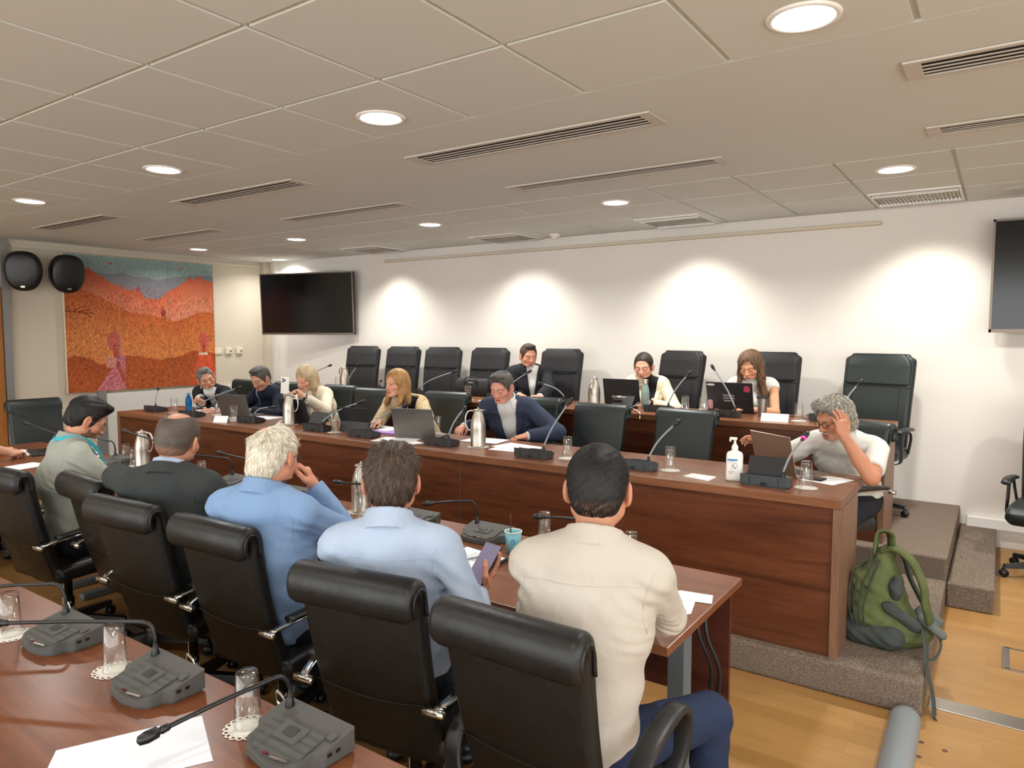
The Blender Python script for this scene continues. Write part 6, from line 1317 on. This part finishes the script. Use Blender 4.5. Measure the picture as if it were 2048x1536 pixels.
# -- accessories that belong to them
glasses(bm, 'straw'); glasses(polo, 'steel', thick=.0012); glasses(m4, 'black'); glasses(m4, 'chrome', up=.105, name='glasses_on_head', thick=.0014)
def band(I, w_, t, mat, name, R0, z0, fz_drop, rr=.010):
    """flat ribbon lying round the neck and down the chest"""
    N, U, Ft, Rt, base = I['N'], I['U'], I['Ft'], I['Rt'], I['base']; pts = []
    for q in (-1, 1):
        side = []
        for (r_, f_, u_) in ((.0, -.090, .010), (.045, -.070, .018), (.078, -.01, .022), (.085, .05, -.005), (.07, .11, -.07), (.05, .15, -.17), (.02, .175, -.30)): side.append(N+Rt*q*r_+Ft*f_+U*u_)
        pts.append(spline([Vector(p) for p in side], 5))
    b = MB()
    for L in pts:
        rings = []
        for i, p in enumerate(L):
            t_ = (L[min(i+1, len(L)-1)]-L[max(i-1, 0)]).normalized(); out = (p-Vector(N)); out -= t_*out.dot(t_); out.normalize(); sd = t_.cross(out)
            rings.append([p-Vector(base)+sd*w_/2, p-Vector(base)+sd*w_/2+out*t, p-Vector(base)-sd*w_/2+out*t, p-Vector(base)-sd*w_/2])
        b.loft(rings, sm=False)
    b.make(name, mat, I['root'])
band(polo, .020, .002, M['lanyard'], 'lanyard', .07, 0, 0)
# necklace of the beige blazer woman
I = w2; b = MB(); N, U, Ft, Rt = I['N'], I['U'], I['Ft'], I['Rt']
for q in (-1, 1): b.tube(spline([Vector(N+Rt*q*r_+Ft*f_+U*u_-I['base']) for (r_, f_, u_) in ((.06, .0, .02), (.055, .07, -.03), (.03, .125, -.12), (.004, .150, -.20))], 5), .0018, 5)
c = N+Ft*.155-U*.225-I['base']; b.tube([Vector(c+Rt*.014*math.cos(t)+U*.022*math.sin(t)) for t in [k*math.pi/8 for k in range(17)]], .0025, 5); b.make('necklace', M['chrome'], I['root'])
# watch, phones in hands, earrings
def wristband(I, nm, mat, r=.031, w_=.022):
    q, S_, E_, W = I['arms'][nm][:4]; d = nrm(W-E_); R = Vector(d).to_track_quat('Z', 'Y').to_matrix(); c = Vector(W-d*.012-I['base'])
    MB().lathe([(r*.9, -w_/2), (r, -w_/2+.003), (r, w_/2-.003), (r*.9, w_/2)], c, 20, M=R).make('wrist_watch', mat, I['root'])
wristband(w1, 'L', M['black']); wristband(bm, 'R', M['black'], .036)
def phone(lab, c, R, back, cams=False, screen=None):
    o = thing('mobile_phone', lab, 'phone', tuple(c)); b = MB(); b.box((0, 0, 0), (.074, .152, .0085), rot=R, bev=.003); b.make('phone_body', back, o)
    if screen: b = MB(); b.box(R @ Vector((0, 0, .0047)), (.068, .144, .0008), rot=R); b.make('screen', screen, o)
    if cams:
        b = MB()
        for (u, v) in ((-.018, .058), (-.018, .036), (-.002, .047)): b.lathe([(.008, 0), (.008, .002), (0, .002)], R @ Vector((u, v, .0042)), 12, M=R)
        b.make('camera_lenses', M['black'], o)
    return o
def rot_from(x, y): x = Vector(x).normalized(); z = x.cross(Vector(y)).normalized(); y = z.cross(x); return Matrix((x, y, z)).transposed()
phone('white phone with three lenses held up by the blonde woman', py(570, 771, 4.07), rot_from((.84, .50, -.10), (.10, -.05, 1)), M['white_plastic'], True)
ar = lb['arms']['R']; q, S_, E_, W, fd, pn = ar[:6]; sd = ar[7]; c = W+fd*.088+pn*.027-sd*.004
phone('phone with lit lilac screen in the pale blue shirted man\'s hand', c, rot_from(np.cross(nrm(fd), pn), nrm(fd)), M['black'], False, M['screen_lit'])
# ================================================================== BACKPACK
bp = thing('backpack', 'green and grey backpack slumped on the carpet platform beside the desk end', 'backpack', (-.43, 3.93, H1)); B0 = np.array([-.43, 3.93, H1])
def bpart(name, prims, mat, h=.005, amp=.004, seed=1):
    P_, F_ = field_mesh(prims, h, lambda D, X, Y, Z: np.maximum(D+amp*snoise(X, Y, Z, 30, seed)+amp*.5*np.sin((X+Z*1.6)*70+4*np.sin(Y*14)), H1+.002-Z).astype(np.float32)); return np_mesh(name, P_, F_, M[mat], bp, None, B0)
T = lambda x, y, z: B0+np.array([x, y, z])
ly = np.array([0, 1., 0])
bpart('main_body', [Cap(T(.01, 0, .11), T(-.035, .0, .30), .135, .12, .04, lat=nrm((.55, .85, 0)), ratio=.85), Cap(T(-.035, 0, .30), T(.0, .0, .44), .12, .055, .04, lat=nrm((.5, .85, 0)), ratio=.7), Cap(T(.03, -.02, .075), T(.14, .03, .07), .10, .075, .04)], 'bag_green')
bpart('front_pocket', [Cap(T(-.055, -.095, .14), T(-.075, -.07, .34), .085, .065, .03, lat=nrm((.9, .2, 0)), ratio=.6)], 'bag_green', seed=3)
bpart('base_panel', [Cap(T(-.10, -.07, .06), T(.03, -.09, .06), .072, .072, .03), Cap(T(-.09, .05, .06), T(-.10, -.06, .06), .07, .07, .03)], 'bag_grey', seed=4)
bpart('side_pocket', [Cap(T(.045, -.105, .20), T(.125, -.06, .13), .055, .055, .03, lat=nrm((.8, .2, -.5)), ratio=.55)], 'bag_grey', seed=5)
bpart('mesh_patch', [Ell(T(.055, -.075, .30), (.035, .04, .06), None, .01)], 'bag_grey', seed=6)
bpart('hip_pocket', [Cap(T(.17, .0, .14), T(.25, -.02, .09), .04, .03, .02, lat=nrm((0, 1, 0)), ratio=.7), Cap(T(.16, .05, .16), T(.22, .06, .12), .035, .03, .02)], 'bag_light', seed=7)
def strap(name, pts, w_, t, mat):
    L = spline([Vector(p) for p in pts], 8); rings = []; b = MB(); prev = None
    for i, p in enumerate(L):
        tt = (L[min(i+1, len(L)-1)]-L[max(i-1, 0)]).normalized(); sd = Vector((.25, 1, .1)) if prev is None else prev; sd = (sd-tt*sd.dot(tt)).normalized(); prev = sd; n_ = tt.cross(sd)
        rings.append([p+sd*w_/2-n_*t/2, p+sd*w_/2+n_*t/2, p+sd*w_/6+n_*t*.8, p-sd*w_/6+n_*t*.8, p-sd*w_/2+n_*t/2, p-sd*w_/2-n_*t/2])
    b.loft(rings); return b.make(name, M[mat], bp)
strap('shoulder_strap', [(-.02, -.02, .46), (.04, -.04, .485), (.115, -.06, .44), (.165, -.07, .34), (.18, -.075, .25), (.20, -.05, .15)], .055, .014, 'bag_green')
strap('shoulder_strap', [(-.04, .06, .44), (.01, .08, .46), (.07, .09, .40), (.10, .10, .30), (.17, .09, .17)], .05, .014, 'bag_grey')
strap('grab_handle', [(-.05, -.02, .44), (-.045, -.02, .53), (-.03, -.015, .555), (.0, -.01, .555), (.015, .0, .53), (.02, .0, .44)], .045, .010, 'bag_green')
strap('loose_strap', [(.17, -.05, .12), (.19, -.12, .05), (.200, -.20, .012), (.215, -.30, .006), (.24, -.33, -.08), (.25, -.36, -.148), (.26, -.40, -.150)], .03, .002, 'bag_grey')
strap('loose_strap', [(.22, .02, .10), (.25, -.06, .06), (.23, -.13, .012), (.19, -.15, .008)], .012, .002, 'bag_grey')
for k in range(4):
    b = MB(); b.tube(spline([Vector((-.125+.02*k, -.135-.005*k, .10)), Vector((-.145+.022*k, -.135-.006*k, .20)), Vector((-.14+.03*k, -.105-.006*k, .33)), Vector((-.08+.02*k, -.06-.004*k, .43))], 6), .0035, 6); b.make('zip', M['bag_grey'], bp)
